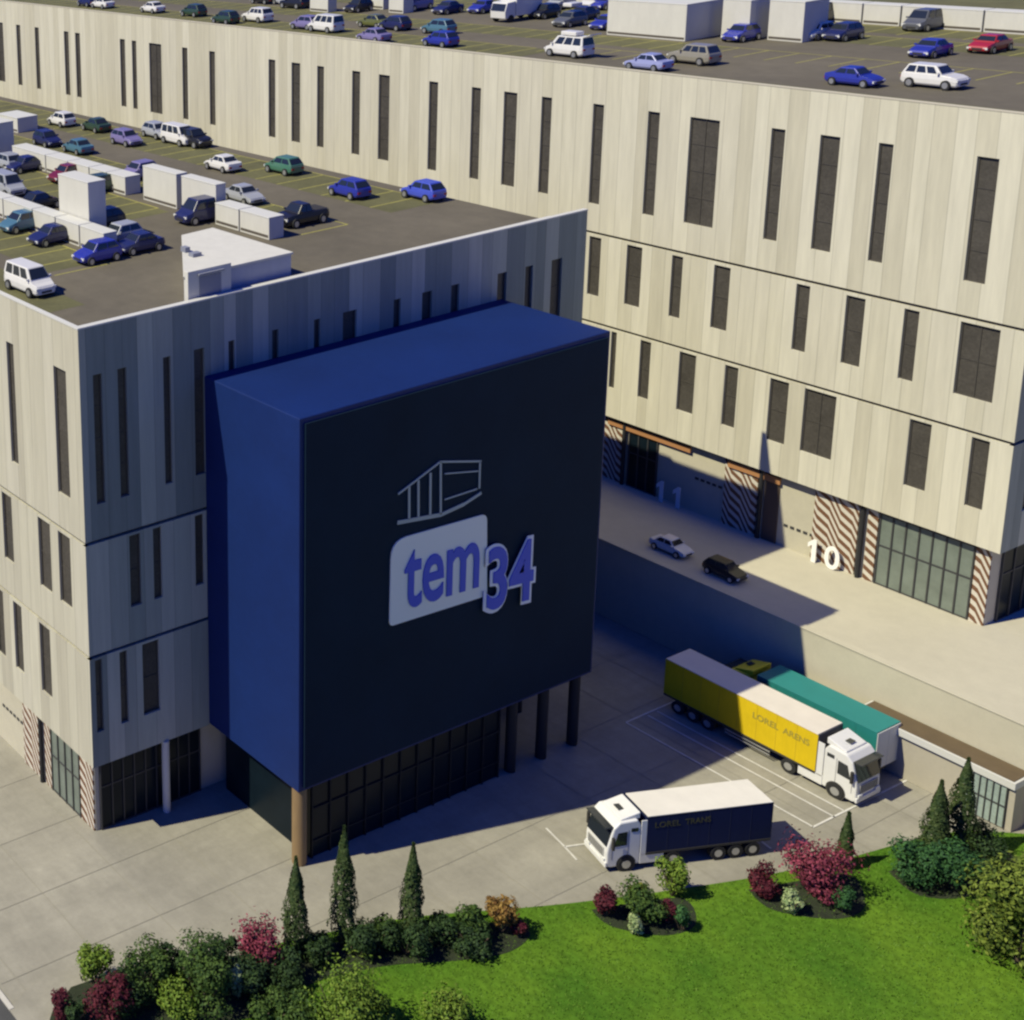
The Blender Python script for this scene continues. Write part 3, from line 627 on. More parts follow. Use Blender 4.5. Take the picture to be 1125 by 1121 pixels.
# ------------------------------------------------------------------ cars
def make_car(kind):
    """built once per body type, front towards +x, origin on the ground below the middle"""
    S = dict(
        sedan=dict(L=4.4, W=1.76, belt=.92, top=1.42, nose=.74, tail=.94, cab=(-1.55, 1.0), tp=(-.85, .35)),
        hatch=dict(L=3.9, W=1.72, belt=.95, top=1.50, nose=.78, tail=1.0, cab=(-1.88, .95), tp=(-1.35, .35)),
        suv=dict(L=4.5, W=1.85, belt=1.08, top=1.70, nose=.95, tail=1.1, cab=(-2.15, 1.0), tp=(-1.75, .4)),
        van=dict(L=4.6, W=1.85, belt=1.15, top=1.95, nose=.95, tail=1.2, cab=(-2.25, 1.5), tp=(-2.1, .85)),
        pickup=dict(L=4.8, W=1.82, belt=1.05, top=1.66, nose=.95, tail=1.05, cab=(-.6, 1.15), tp=(-.35, .55)))[kind]
    L, Wd, belt, tp = S['L'] / 2, S['W'] / 2, S['belt'], S['top']
    root = thing('parked_car', 'car', 'car')
    # lower body lofted along x
    c0, c1 = S['cab']
    st = [(-L, S['tail'] - .28, .80), (-L + .06, S['tail'] - .06, .90), (-L + .28, S['tail'], .97), (c0 if c0 > -L + .35 else -L + .36, belt, 1.0), (0, belt, 1.0), (c1, belt - .02, 1.0), (L - .55, S['nose'] + .04, .97), (L - .15, S['nose'] - .08, .88), (L, S['nose'] - .26, .74)]
    v = []; nn = 8
    for x, zt, wf in st:
        w = Wd * wf; zb = .24 + (.10 if abs(x) > L - .1 else 0)
        v += [(x, -w * .9, zb), (x, -w, zb + .14), (x, -w, (zb + zt) / 2 + .05), (x, -w * .93, zt), (x, w * .93, zt), (x, w, (zb + zt) / 2 + .05), (x, w, zb + .14), (x, w * .9, zb)]
    fs = []
    for i in range(len(st) - 1):
        for k in range(nn):
            a_, b_ = i * nn + k, i * nn + (k + 1) % nn; fs.append((a_, b_, b_ + nn, a_ + nn))
    fs.append(tuple(range(nn))); fs.append(tuple(range((len(st) - 1) * nn, len(st) * nn))[::-1])
    MB().add(v, fs).build('body', paint('white', CARCOL['white']), root, smooth=False, bevel=.035, objlink=True)
    # cabin: painted shell
    t0, t1 = S['tp']; wb, wt = Wd * .90, Wd * .72
    bt = belt - .03
    cab = MB().add([(c0, -wb, bt), (c1, -wb, bt), (c1, wb, bt), (c0, wb, bt), (t0, -wt, tp), (t1, -wt, tp), (t1, wt, tp), (t0, wt, tp)],
                   [(3, 2, 1, 0), (4, 5, 6, 7), (0, 1, 5, 4), (1, 2, 6, 5), (2, 3, 7, 6), (3, 0, 4, 7)])
    cab.build('roof', paint('white', CARCOL['white']), root, bevel=.05, objlink=True)
    def lerp(p, q, t): return tuple(p[i] + (q[i] - p[i]) * t for i in range(3))
    def pane(name, p0, p1, p2, p3, off):   # p0..p3 = bottom-left, bottom-right, top-right, top-left
        o = Vector(off); q = [Vector(x) + o for x in (p0, p1, p2, p3)]
        c = sum(q, Vector()) / 4; q2 = [c + (x - c) * .93 - o * .9 for x in q]
        MB().add([tuple(x) for x in q] + [tuple(x) for x in q2], [(0, 1, 2, 3), (7, 6, 5, 4), (0, 4, 5, 1), (1, 5, 6, 2), (2, 6, 7, 3), (3, 7, 4, 0)]).build(name, M['carglass'], root)
    z0_, z1_ = bt + .10, tp - .09
    def cp(x_, s): return None
    def edge_(xb_, xt_, wbs, wts, z): 
        t = (z - bt) / (tp - bt); return (xb_ + (xt_ - xb_) * t, wbs + (wts - wbs) * t, z)
    n_ = .022
    pane('windshield', edge_(c1, t1, -wb * .92, -wt * .9, z0_), edge_(c1, t1, wb * .92, wt * .9, z0_), edge_(c1, t1, wb * .92, wt * .9, z1_), edge_(c1, t1, -wb * .92, -wt * .9, z1_), (n_, 0, .012))
    pane('rear_window', edge_(c0, t0, -wb * .9, -wt * .88, z0_), edge_(c0, t0, wb * .9, wt * .88, z0_), edge_(c0, t0, wb * .9, wt * .88, z1_), edge_(c0, t0, -wb * .9, -wt * .88, z1_), (-n_, 0, .012))
    for s in (-1, 1):
        nw = 3 if kind in ('van', 'suv') else 2
        for k in range(nw):
            a0 = .07 + .88 * k / nw; a1 = .07 + .88 * (k + 1) / nw - .05
            def sp_(al, z):
                t = (z - bt) / (tp - bt); xa = c0 + (t0 - c0) * t; xb_ = c1 + (t1 - c1) * t; w = wb + (wt - wb) * t
                return (xa + (xb_ - xa) * al, s * w, z)
            pane('side_window', sp_(a0, z0_), sp_(a1, z0_), sp_(a1, z1_), sp_(a0, z1_), (0, s * n_, .006))
    wr = .33 if kind in ('sedan', 'hatch') else .37
    for x in (-L * .62, L * .63):
        for s in (-1, 1):
            w = MB().cyl((x, s * Wd - .11, wr), 1, wr, .22, 24).build('wheel', M['tyre'], root)
            MB().cyl((x, s * (Wd + .118) - .012, wr), 1, wr * .62, .024, 16).build('rim', M['rim'], w)
    for s in (-1, 1):
        MB().box(L - .12, L - .01, s * Wd * .72 - .17, s * Wd * .72 + .17, S['nose'] - .34, S['nose'] - .18).build('headlight', M['lamp'], root)
        MB().box(-L - .015, -L + .05, s * Wd * .66 - .15, s * Wd * .66 + .15, S['tail'] - .46, S['tail'] - .30).build('tail_light', M['redlamp'], root)
        MB().box(c1 - .32, c1 - .17, s * (Wd + .02) - .1, s * (Wd + .02) + .1, belt + .02, belt + .16).build('mirror', paint('white', CARCOL['white']), root, objlink=True)
    MB().box(L - .10, L + .03, -Wd * .45, Wd * .45, .38, .52).build('grille', M['chassis'], root)
    if kind == 'pickup':
        MB().box(-2.25, -.7, -.72, .72, belt + .002, belt + .02).build('cargo_bed', M['chassis'], root)
    return root
protos = {}
used = set()
PAINT_PARTS = ('body', 'roof', 'mirror')
def car(kind, colour, u, v, head, label, z, cat='car', group=None, xy=None, rz_j=0, scale=1.0):
    if kind not in protos: protos[kind] = make_car(kind)
    o = protos[kind] if kind not in used else copy_tree(protos[kind])
    used.add(kind)
    p = at(u, v, 2, z) if xy is None else Vector((xy[0], xy[1], z))
    if z == LROOF and head[0] == 'X': p.y = min(p.y, YE - 1.6)
    if z == RROOF: p.y = max(p.y, YR + 1.5)
    o.location = (p.x, p.y, z + .01)
    rz = {'X+': 0, 'X-': math.pi, 'Y+': math.pi / 2, 'Y-': -math.pi / 2}[head] + rz_j
    o.rotation_euler = (0, 0, rz)
    q_ = dict(sedan=(.80, .92, .98), hatch=(.86, .95, 1.0), suv=(.84, .95, .98), van=(.86, .95, .96), pickup=(.84, .95, 1.0))[kind]
    o.scale = tuple(c * scale for c in q_)
    o['label'] = label; o['category'] = cat
    if group: o['group'] = group
    m_ = paint(colour, CARCOL[colour])
    for ch in kids(o):
        if ch.name.split('.')[0] in PAINT_PARTS: ch.material_slots[0].material = m_
    return o
GL, GR = 'cars parked on the left roof', 'cars parked on the right roof'
Lc = [('hatch', 'azure', 481, 215, 'X-', 'bright blue hatchback, farthest right on the left roof near the cream facade'),
      ('hatch', 'blue', 384, 216, 'X-', 'deep blue hatchback left of the bright blue one near the cream facade'),
      ('hatch', 'green', 312, 190, 'X-', 'small green hatchback parked close to the long cream facade'),
      ('sedan', 'white', 245, 187, 'X-', 'white saloon behind the two tall white partitions'),
      ('suv', 'black', 231, 157, 'X+', 'black car right beside the white van near the long facade'),
      ('van', 'white', 197, 158, 'X+', 'white van with dark side windows near the long facade'),
      ('hatch', 'silver', 178, 150, 'X+', 'silver hatchback just left of the white van'),
      ('hatch', 'violet', 139, 159, 'X+', 'violet grey hatchback in the row near the long facade'),
      ('sedan', 'darkgreen', 106, 144, 'X-', 'dark green saloon in the far row of the left roof'),
      ('hatch', 'white', 68, 138, 'X-', 'white hatchback farthest back in the far row'),
      ('hatch', 'navy', 52, 160, 'X+', 'navy hatchback left of the teal one behind the rear white row'),
      ('sedan', 'teal', 86, 168, 'X-', 'teal saloon behind the rear row of white boxes'),
      ('sedan', 'navy', 28, 188, 'Y-', 'navy saloon in front of the rear white row at the left'),
      ('hatch', 'maroon', 74, 199, 'Y-', 'dark red hatchback behind the tall white shaft'),
      ('hatch', 'darkgreen', 107, 211, 'Y-', 'dark green hatchback beside the rear white row'),
      ('van', 'silver', 8, 213, 'X+', 'silver van cut by the left edge of the photo'),
      ('sedan', 'black', 44, 229, 'Y+', 'black saloon behind the front row of white boxes'),
      ('hatch', 'teal', 23, 253, 'Y-', 'dark teal hatchback in front of the front white row'),
      ('sedan', 'navy', 57, 267, 'Y-', 'navy saloon in front of the tall white shaft'),
      ('hatch', 'blue', 107, 287, 'Y-', 'blue hatchback at the end of the front white row'),
      ('hatch', 'silver', 132, 267, 'Y-', 'pale silver hatchback beside the navy saloon and the end of the white row'),
      ('sedan', 'navy', 153, 276, 'Y-', 'navy saloon at the right end of the front parking row'),
      ('van', 'white', 33, 320, 'X+', 'white minivan with dark windows nearest the left facade edge'),
      ('hatch', 'black', 113, 250, 'Y-', 'black hatchback right behind the tall white shaft'),
      ('van', 'navy', 221, 243, 'Y-', 'dark navy van in front of the white partition'),
      ('sedan', 'silver', 268, 222, 'X+', 'silver saloon behind the low white boxes'),
      ('pickup', 'black', 331, 246, 'Y-', 'black pickup beside the end of the low white boxes'),
      ('hatch', 'violet', 153, 196, 'Y-', 'violet hatchback between rear white row and tall partition'),
      ('hatch', 'silver', 8, 185, 'X-', 'pale hatchback beside the tall white box at the left edge')]
for kk_, c_, u, v, h_, lab in Lc: car(kk_, c_, u, v, h_, lab, LROOF, group=GL, cat='van' if 'van' in lab and 'minivan' not in lab else ('pickup' if kk_ == 'pickup' else 'car'), rz_j=random.uniform(-.05, .05))
Rc = [('suv', 'white', 1026, 96, 'X+', 'white off roader nearest the camera on the right roof'),
      ('sedan', 'blue', 938, 94, 'X+', 'blue saloon left of the white off roader near the roof edge'),
      ('sedan', 'red', 1087, 57, 'Y-', 'bright red saloon at the right side of the right roof'),
      ('sedan', 'blue', 1022, 62, 'Y-', 'blue saloon parked nose out left of the red one'),
      ('van', 'grey', 1016, 33, 'Y-', 'grey people carrier against the long white row'),
      ('hatch', 'navy', 926, 44, 'Y-', 'navy hatchback right of the silver hatchback'),
      ('hatch', 'white', 896, 43, 'Y-', 'pale hatchback in front of the tall dark van'),
      ('van', 'black', 903, 24, 'Y-', 'tall dark van at the top edge beside the white plant block'),
      ('hatch', 'blue', 814, 45, 'Y-', 'blue hatchback in front of the white plant blocks'),
      ('suv', 'tan', 762, 70, 'X-', 'dull tan estate car near the edge of the right roof'),
      ('sedan', 'lightblue', 712, 77, 'X-', 'pale violet blue saloon at the roof edge left of the tan estate'),
      ('van', 'white', 625, 62, 'X-', 'white estate with roof box and open tailgate at the roof edge'),
      ('hatch', 'blue', 484, 51, 'X-', 'blue hatchback at the roof edge in front of the teal one'),
      ('hatch', 'teal', 482, 37, 'X-', 'pale teal hatchback right behind the blue hatchback'),
      ('sedan', 'blue', 667, 32, 'Y-', 'blue saloon left of the white plant room'),
      ('hatch', 'grey', 626, 29, 'Y-', 'dark grey hatchback behind the white estate with roof box'),
      ('sedan', 'blue', 665, 10, 'Y-', 'blue saloon cut by the top edge of the photo'),
      ('hatch', 'black', 598, 20, 'Y-', 'black hatchback right of the white box truck'),
      ('sedan', 'blue', 531, 14, 'Y-', 'blue saloon left of the white box truck'),
      ('sedan', 'navy', 492, 15, 'Y-', 'navy saloon in the upper row left of the blue saloon'),
      ('van', 'white', 358, 35, 'X-', 'white van with open dark rear at the roof edge'),
      ('hatch', 'violet', 336, 32, 'X-', 'violet hatchback behind the white van at the roof edge'),
      ('sedan', 'violet', 404, 47, 'X-', 'violet saloon half hidden by the roof edge'),
      ('suv', 'white', 283, 24, 'X-', 'white car with dark glass at the roof edge left of the van'),
      ('hatch', 'darkgreen', 213, 18, 'X-', 'dark green hatchback at the roof edge'),
      ('sedan', 'white', 168, 14, 'X-', 'white saloon at the roof edge in the upper left'),
      ('sedan', 'white', 113, 9, 'X-', 'white saloon farthest left with a navy neighbour'),
      ('hatch', 'navy', 97, 7, 'X-', 'navy hatchback beside the farthest left white saloon'),
      ('hatch', 'silver', 704, 16, 'Y-', 'silver hatchback beside the white plant room wall'),
      ('hatch', 'black', 394, 13, 'Y-', 'black hatchback between two white boxes at the top edge'),
      ('van', 'violet', 457, 11, 'Y-', 'violet blue van right of the white box at the top edge'),
      ('sedan', 'olive', 411, 30, 'X-', 'olive green saloon in the middle of the upper left aisle'),
      ('hatch', 'navy', 434, 33, 'X-', 'dark hatchback right of the olive green saloon'),
      ('hatch', 'darkgreen', 248, 26, 'X-', 'dark car between the white off roader and the green hatchback'),
      ('sedan', 'silver', 314, 5, 'X-', 'silver saloon at the top edge of the upper left roof'),
      ('sedan', 'black', 290, 4, 'X-', 'black saloon at the top edge left of the silver one'),
      ('hatch', 'silver', 615, 10, 'Y-', 'silver hatchback at the top edge behind the black hatchback'),
      ('sedan', 'navy', 640, 22, 'Y-', 'navy saloon between the grey hatchback and blue saloon'),
      ('suv', 'black', 324, 9, 'X-', 'black off roader at the top edge beside the silver saloon')]
for kk_, c_, u, v, h_, lab in Rc:
    o = car(kk_, c_, u, v, h_, lab, RROOF, group=GR, cat='van' if (' van' in lab and kk_ == 'van') else 'car', rz_j=random.uniform(-.05, .05))
    if 'roof box' in lab:
        MB().box(-1.2, .6, -.55, .55, 2.0, 2.38).build('roof_box', paint('white', CARCOL['white']), o, bevel=.08)
        MB().bar((-2.1, 0, 1.98), (-3.0, 0, 2.25), 1.5, .08).build('tailgate', paint('white', CARCOL['white']), o)
for kk_, c_, u, v, h_, lab in [('hatch', 'black', 796, 633, 'X+', 'black off roader at the edge of the upper forecourt'),
                              ('sedan', 'white', 737, 606, 'X+', 'pale saloon parked in shade on the upper forecourt')]:
    car(kk_, c_, u, v, h_, lab, D, scale=.85)
# white box truck on the right roof, seen small
bt = thing('box_truck', 'small white box truck parked nose out at the top edge of the right roof', 'truck', at(567, 22, 2, RROOF), -math.pi / 2)
bt.location.z = RROOF
MB().box(-2.6, 1.2, -1.0, 1.0, .6, 2.9).build('cargo_box', paint('white', CARCOL['white']), bt, bevel=.05)
MB().side([(1.25, .45), (2.7, .45), (2.75, 1.2), (2.45, 2.1), (1.25, 2.2)], -.95, .95).build('cab', paint('white', CARCOL['white']), bt, bevel=.06)
MB().side([(2.72, 1.25), (2.78, 1.25), (2.5, 1.98), (2.46, 1.98)], -.85, .85).build('windshield', M['carglass'], bt)
for x in (-1.7, 1.9):
    for s in (-1, 1): MB().cyl((x, s * .9 - .12, .4), 1, .4, .24, 16).build('wheel', M['tyre'], bt)

# ------------------------------------------------------------------ articulated trucks
def truck(label, loc, rz, L, LT, W_, H, side_c, roof_c, cab_c, front_c=None, rear_c=None, txt=None, txt_c=None, axles=3, tri_back=True):
    """front towards +x, origin on the ground under the front bumper middle, total length L, trailer length LT"""
    t = thing('articulated_truck', label, 'truck', loc, rz)
    w = W_ / 2; cabL = 2.15; xf = 0.0
    pc = mat('truck_paint', cab_c, .4, noise=[(2, .04, (1, 1, 1))]); ps = mat('curtain_side', side_c, .7, spec=.15, noise=[(.6, .07, (1, 1, 1)), (4, .06, (1, .3, .2))]); pr = mat('trailer_roof', roof_c, .7, noise=[(.8, .06, (1, 1, 1))])
    # cab shell: side profile with sloped screen, extruded
    prof = [(-cabL, .55), (-cabL, 3.15), (-cabL + .25, 3.55), (-.75, 3.45), (-.38, 3.05), (-.05, 1.75), (0, 1.4), (0, .42), (-.25, .32), (-cabL, .40)]
    cabo = MB().side(prof, -w + .04, w - .04).build('cab', pc, t, bevel=.09)
    # windshield: slanted sheet proud of the cab front
    MB().side([(-.015, 1.78), (.03, 1.80), (-.31, 3.02), (-.36, 3.00)], -w + .16, w - .16).build('windshield', M['carglass'], t, bevel=.015)
    MB().box(-.42, .12, -w + .12, w - .12, 3.06, 3.13).build('sun_visor', M['carglass'], t, bevel=.02)
    MB().box(.0, .05, -w + .35, w - .35, .95, 1.55).build('grille', mat('truck_grille', tuple(c * .55 for c in cab_c), .5), t, bevel=.02)
    gr = MB()
    for i in range(4): gr.box(.05, .062, -w + .4, w - .4, 1.0 + i * .14, 1.05 + i * .14)
    gr.build('grille_bars', M['chassis'], t)
    MB().box(-.06, .09, -w + .03, w - .03, .36, .72).build('bumper', pc, t, bevel=.05)
    for s in (-1, 1):
        MB().box(-.02, .11, s * (w - .38) - .2, s * (w - .38) + .2, .74, .92).build('headlight', M['lamp'], t, bevel=.02)
        # side window, door line, mirror, rear cab window
        sw = MB(); ys = s * (w - .035)
        sw.side([(-1.25, 1.85), (-.42, 1.80), (-.66, 2.75), (-1.25, 2.8)], min(ys, ys + s * .015), max(ys, ys + s * .015)); sw.build('side_window', M['carglass'], t)
        MB().box(-1.95, -1.5, min(ys, ys + s * .02), max(ys, ys + s * .02), 2.75, 3.0).build('sleeper_window', M['carglass'], t)
        dl = MB(); dl.box(-1.35, -1.33, min(ys, ys + s * .008), max(ys, ys + s * .008), .9, 2.9); dl.box(-.32, -.30, min(ys, ys + s * .008), max(ys, ys + s * .008), .9, 1.75); dl.build('door_gap', M['chassis'], t)
        MB().box(-.32, -.18, s * (w + .16) - .09, s * (w + .16) + .09, 1.75, 2.6).build('mirror', M['chassis'], t, bevel=.02)
        for x, zt in ((-1.25, .52),):
            wh = MB().cyl((x, s * (w - .12) - .15, .5), 1, .5, .30, 28).build('wheel', M['tyre'], t)
            MB().cyl((x, s * (w + .045) - .012, .5), 1, .28, .024, 20).build('rim', M['rim'], wh)
        MB().cyl((-1.25, s * (w - .035) - .02, .52), 1, .62, .04, 28).build('wheel_arch', M['chassis'], t)
        # side fairing behind the cab
        MB().box(-cabL - 1.55, -cabL + .02, s * (w - .08) - .05, s * (w - .08) + .05, .38, 1.1).build('side_skirt', pc, t, bevel=.03)
        MB().box(-cabL - .42, -cabL, s * (w - .06) - .03, s * (w - .06) + .03, 1.0, 3.45).build('side_deflector', pc, t, bevel=.02)
        wh = MB().cyl((-cabL - 2.15, s * (w - .2) - .2, .5), 1, .5, .42, 28).build('wheel', M['tyre'], t)
        MB().cyl((-cabL - 2.15, s * (w + .018) - .012, .5), 1, .26, .024, 20).build('rim', M['rim'], wh)
    MB().side([(-cabL, 3.5), (-cabL, 3.95), (-.9, 3.56), (-.9, 3.40)], -w + .22, w - .22).build('roof_deflector', pc, t, bevel=.06)
    MB().box(-1.5, -1.15, -.25, .25, 3.72, 3.80).build('roof_hatch', M['carglass'], t)
    # chassis
    MB().box(-L + .2, -cabL + .3, -.5, .5, .62, .95).build('chassis', M['chassis'], t)
    # trailer
    x1 = -L + LT; x0 = -L; zb = 1.12
    tr = MB().box(x0, x1, -w + .02, w - .02, zb, H - .06).build('trailer', ps, t, bevel=.02)
    MB().box(x0 + .01, x1 - .01, -w, w, H - .06, H).build('trailer_roof', pr, tr, bevel=.015)
    if front_c: MB().box(x1 + .003, x1 + .05, -w + .02, w - .02, zb, H - .07).build('front_panel', mat('trailer_front', front_c, .6), tr)
    rc = rear_c or side_c; rm = mat('rear_door', rc, .6)
    for s in (-1, 1): MB().box(x0 - .05, x0 - .003, min(.01 * s, s * (w - .03)), max(.01 * s, s * (w - .03)), zb, H - .08).build('rear_door', rm, tr)
    MB().box(x0, x1, -w - .012, -w + .05, zb - .12, zb + .02).box(x0, x1, w - .05, w + .012, zb - .12, zb + .02).build('side_rail', M['chassis'], tr)
    n_ = int(LT / 1.3); sm_ = mat('strap', tuple(c * .8 for c in side_c), .7)
    for i in range(1, n_):
        for s in (-1, 1): MB().box(x0 + i * LT / n_ - .015, x0 + i * LT / n_ + .015, s * (w - .016) - .006, s * (w - .016) + .006, zb + .05, H - .1).build('strap', sm_, tr)
    if LT > 9:
        for s in (-1, 1):
            gd = MB()
            for z in (.55, .8): gd.box(x0 + 4.6, x1 - 3.0, s * (w - .06) - .02, s * (w - .06) + .02, z - .05, z + .05)
            gd.build('side_guard', M['rim'], tr)
    for k in range(axles):
        for s in (-1, 1):
            x = x0 + 1.1 + k * 1.12
            wh = MB().cyl((x, s * (w - .2) - .19, .48), 1, .48, .4, 28).build('wheel', M['tyre'], t)
            MB().cyl((x, s * (w + .01) - .012, .48), 1, .25, .024, 20).build('rim', M['rim'], wh)
    if txt:
        for s in ((-1,) if txt_c[1] < 0 else (1,)):
            tm = mat('side_lettering', txt_c[0], .7)
            word, ux0, ux1, tz, th_ = txt
            ws = word.split(); wd_ = (ux1 - ux0) * .46
            for i_, wo_ in enumerate(ws):
                o = text_obj('lettering', wo_, tm, 1, .012, .004, tr); off = i_ * (ux1 - ux0) * .54
                if s < 0: fit_text(o, wd_, th_, (ux0 + off, -w - .0, tz), (1, 0, 0), (0, 0, 1), (0, -1, 0))
                else: fit_text(o, wd_, th_, (ux1 - off, w + .0, tz), (-1, 0, 0), (0, 0, 1), (0, 1, 0))
    return t
WH = (.74, .73, .70)
truck('white cabbed truck with long yellow sided trailer, half of it in shade', (21.75, 45.35, 0), math.radians(0), 13.35, 10.75, 2.55, 3.95, (.68, .48, .012), (.70, .64, .55), WH, front_c=(.05, .05, .07),
      txt=('LOREL  ARENS', -6.9, -3.1, 2.75, .46), txt_c=((.36, .29, .04), -1))
truck('truck with teal covered trailer and yellow cab, behind the yellow sided one', (10.3, 48.6, 0), math.pi, 10.6, 8.0, 2.5, 3.95, (.02, .19, .17), (.02, .21, .19), (.75, .66, .03), rear_c=(.62, .62, .60))
fa = Vector((17.1, 25.9)); ra = Vector((20.75, 35.85)); hd = fa - ra
truck('white cabbed truck with navy sided trailer and white roof, nearest the lawn', (fa.x, fa.y, 0), math.atan2(hd.y, hd.x), hd.length, 8.1, 2.3, 3.75, (.010, .017, .062), (.74, .70, .62), WH,
      txt=('LOREL TRANS', -6.6, -3.0, 2.85, .40), txt_c=((.07, .065, .025), 1), axles=3)

# ------------------------------------------------------------------ planting
M['bed'] = mat('planting_soil', (.022, .030, .012), .98, noise=[(1.5, .35, (1, 1, 1)), (9, .4, (1, 1, 1))], bump=.6)
def bed(pxs):
    pts = [tuple(at(u, v, 2, .1))[:2] for u, v in pxs]
    c = [sum(p[i] for p in pts) / len(pts) for i in (0, 1)]
    pl = smooth_path(pts + [pts[0]], 5)[:-1]
    pl = [(c[0] + (x - c[0]) * 1, c[1] + (y - c[1]) * 1) for x, y in pl]
    struct(MB().prism(pl, .09, .125).build('planting_bed', M['bed']))
bed([(78, 1085), (150, 1062), (240, 1052), (300, 1046), (380, 1034), (460, 1024), (540, 1014), (582, 1024), (560, 1046), (500, 1056), (420, 1062), (340, 1082), (300, 1112), (200, 1128), (60, 1130)])
bed([(650, 1000), (700, 992), (752, 988), (764, 1016), (730, 1028), (672, 1018)])
bed([(822, 978), (880, 968), (935, 962), (950, 996), (918, 1010), (850, 1000)])
bed([(976, 958), (1030, 940), (1092, 932), (1118, 950), (1070, 984), (1010, 984)])
LM = dict(green=leaf_mat('leaf_green', (.020, .050, .012), (.075, .125, .022)), bright=leaf_mat('leaf_bright', (.06, .12, .012), (.17, .24, .03)),
          dark=leaf_mat('leaf_dark', (.012, .030, .012), (.040, .075, .020)), cypress=leaf_mat('leaf_cypress', (.018, .040, .012), (.060, .085, .024)),
          red=leaf_mat('leaf_red', (.06, .010, .018), (.30, .055, .09)), darkred=leaf_mat('leaf_darkred', (.035, .006, .012), (.12, .018, .028)),
          yellow=leaf_mat('leaf_yellow', (.08, .10, .012), (.26, .28, .04)), rust=leaf_mat('leaf_rust', (.10, .04, .01), (.32, .20, .05)),
          lime=leaf_mat('leaf_lime', (.045, .075, .010), (.19, .24, .035)), pale=leaf_mat('leaf_pale', (.14, .22, .08), (.42, .48, .22)), juniper=leaf_mat('leaf_juniper', (.014, .050, .018), (.05, .13, .035)))
def leaf(mb, p, nrm, s, rnd_):
    nrm = nrm.normalized(); a_ = nrm.cross(Vector((rnd_.uniform(-1, 1), rnd_.uniform(-1, 1), rnd_.uniform(-1, 1))))
    if a_.length < 1e-3: return
    a_.normalize(); b_ = nrm.cross(a_); a_ = a_ * s; b_ = b_ * s * .55
    mb.add([p - a_, p + b_, p + a_, p - b_], [(0, 1, 2, 3)])
def crown(kind, r_, h, seed, nleaf, ls):
    rd = random.Random(seed); mb = MB()
    if kind == 'cypress':
        ph = [rd.uniform(0, 6.28) for _ in range(6)]
        for i in range(nleaf):
            t = rd.random() ** .8; z = .12 * h * (1 - t) * 0 + t * h
            prof = (min(1, t / .12) ** .6) * (1 - max(0, (t - .25) / .75) ** 1.5) 
            a_ = rd.uniform(0, 6.28); rr = r_ * max(prof, .03) * (1 + .16 * math.sin(3 * a_ + ph[0] + t * 9) + .12 * math.sin(t * 23 + ph[1] + 2 * a_)) * rd.uniform(.72, 1.06)
            p = Vector((rr * math.cos(a_), rr * math.sin(a_), z + .1)); leaf(mb, p, Vector((math.cos(a_), math.sin(a_), rd.uniform(-.2, .9))), ls * rd.uniform(.7, 1.4), rd)
        return mb
    nb = {'ball': 9, 'shrub': 13, 'spiky': 11, 'spread': 12, 'tree': 26}[kind]
    bl_ = []
    for i in range(nb):
        a_ = rd.uniform(0, 6.28); q = rd.random() ** .5
        fr = .62 if kind != 'ball' else .35
        bl_.append((Vector((r_ * fr * q * math.cos(a_), r_ * fr * q * math.sin(a_), h * rd.uniform(.14 if kind == 'tree' else .25, .78))), r_ * rd.uniform(.30, .52), h * rd.uniform(.16, .30)))
    for i in range(nleaf):
        c, br, bh = bl_[rd.randrange(nb)]
        dv = Vector((rd.gauss(0, 1), rd.gauss(0, 1), rd.gauss(.15, 1))).normalized()
        p = c + Vector((dv.x * br, dv.y * br, dv.z * bh)) * rd.uniform(.55, 1.1)
        if kind == 'spiky' and rd.random() < .45: p += Vector((dv.x, dv.y, abs(dv.z) + .3)) * r_ * rd.uniform(.05, .42)
        if p.z < .05: p.z = rd.uniform(.05, .3)
        leaf(mb, p, dv + Vector((rd.uniform(-.6, .6), rd.uniform(-.6, .6), rd.uniform(-.3, .8))), ls * rd.uniform(.6, 1.4), rd)
    return mb
seed = 100
def plant(kind, cat, name, m_, u, v, wpx, hpx, label, group=None, nleaf=1500, ls=.11):
    """u,v: photo position of the foot on the lawn; wpx,hpx: spread and height in the photo"""
    global seed; seed += 1
    p = at(u, v, 2, .1); dist = (p - CAM).dot(Vector(RROW[2])); m_px = F / dist
    r_ = wpx / 2 / m_px; h = hpx / m_px / .93
    t = thing(name, label, cat, (p.x, p.y, .08), group=group)
    crown(kind, r_, h, seed, nleaf, ls).build('crown', LM[m_], t)
    tr = MB()
    if kind in ('cypress', 'tree'): tr.cyl((0, 0, 0), 2, .13 if kind == 'cypress' else .22, h * .75, 10, .03)
    rd = random.Random(seed)
    if kind != 'cypress':
        for i in range(7):
            a_ = i * .9 + rd.uniform(-.3, .3); tr.bar((.05 * math.cos(a_), .05 * math.sin(a_), 0), (r_ * .55 * math.cos(a_), r_ * .55 * math.sin(a_), h * rd.uniform(.45, .7)), .05)
    tr.build('trunk' if kind in ('cypress', 'tree') else 'stems', M['bark'], t)
    return t
CYG = 'cypress trees along the lawn edge'
for u, v, w, h, lab in [(325, 1050, 27, 116, 'slim dark cypress in front of the bronze corner column'), (377, 1036, 28, 136, 'tallest slim cypress, second from the left'),
                        (452, 1026, 24, 106, 'slim cypress standing alone before the shaded yard'), (927, 952, 15, 62, 'small narrow cypress beside the pink red shrub'),
                        (1024, 950, 27, 97, 'shorter cypress of the pair before the gatehouse'), (1051, 940, 30, 112, 'taller cypress of the pair before the gatehouse')]:
    plant('cypress', 'tree', 'cypress_tree', 'cypress', u, v, w, h, lab, CYG, 4200, .10)
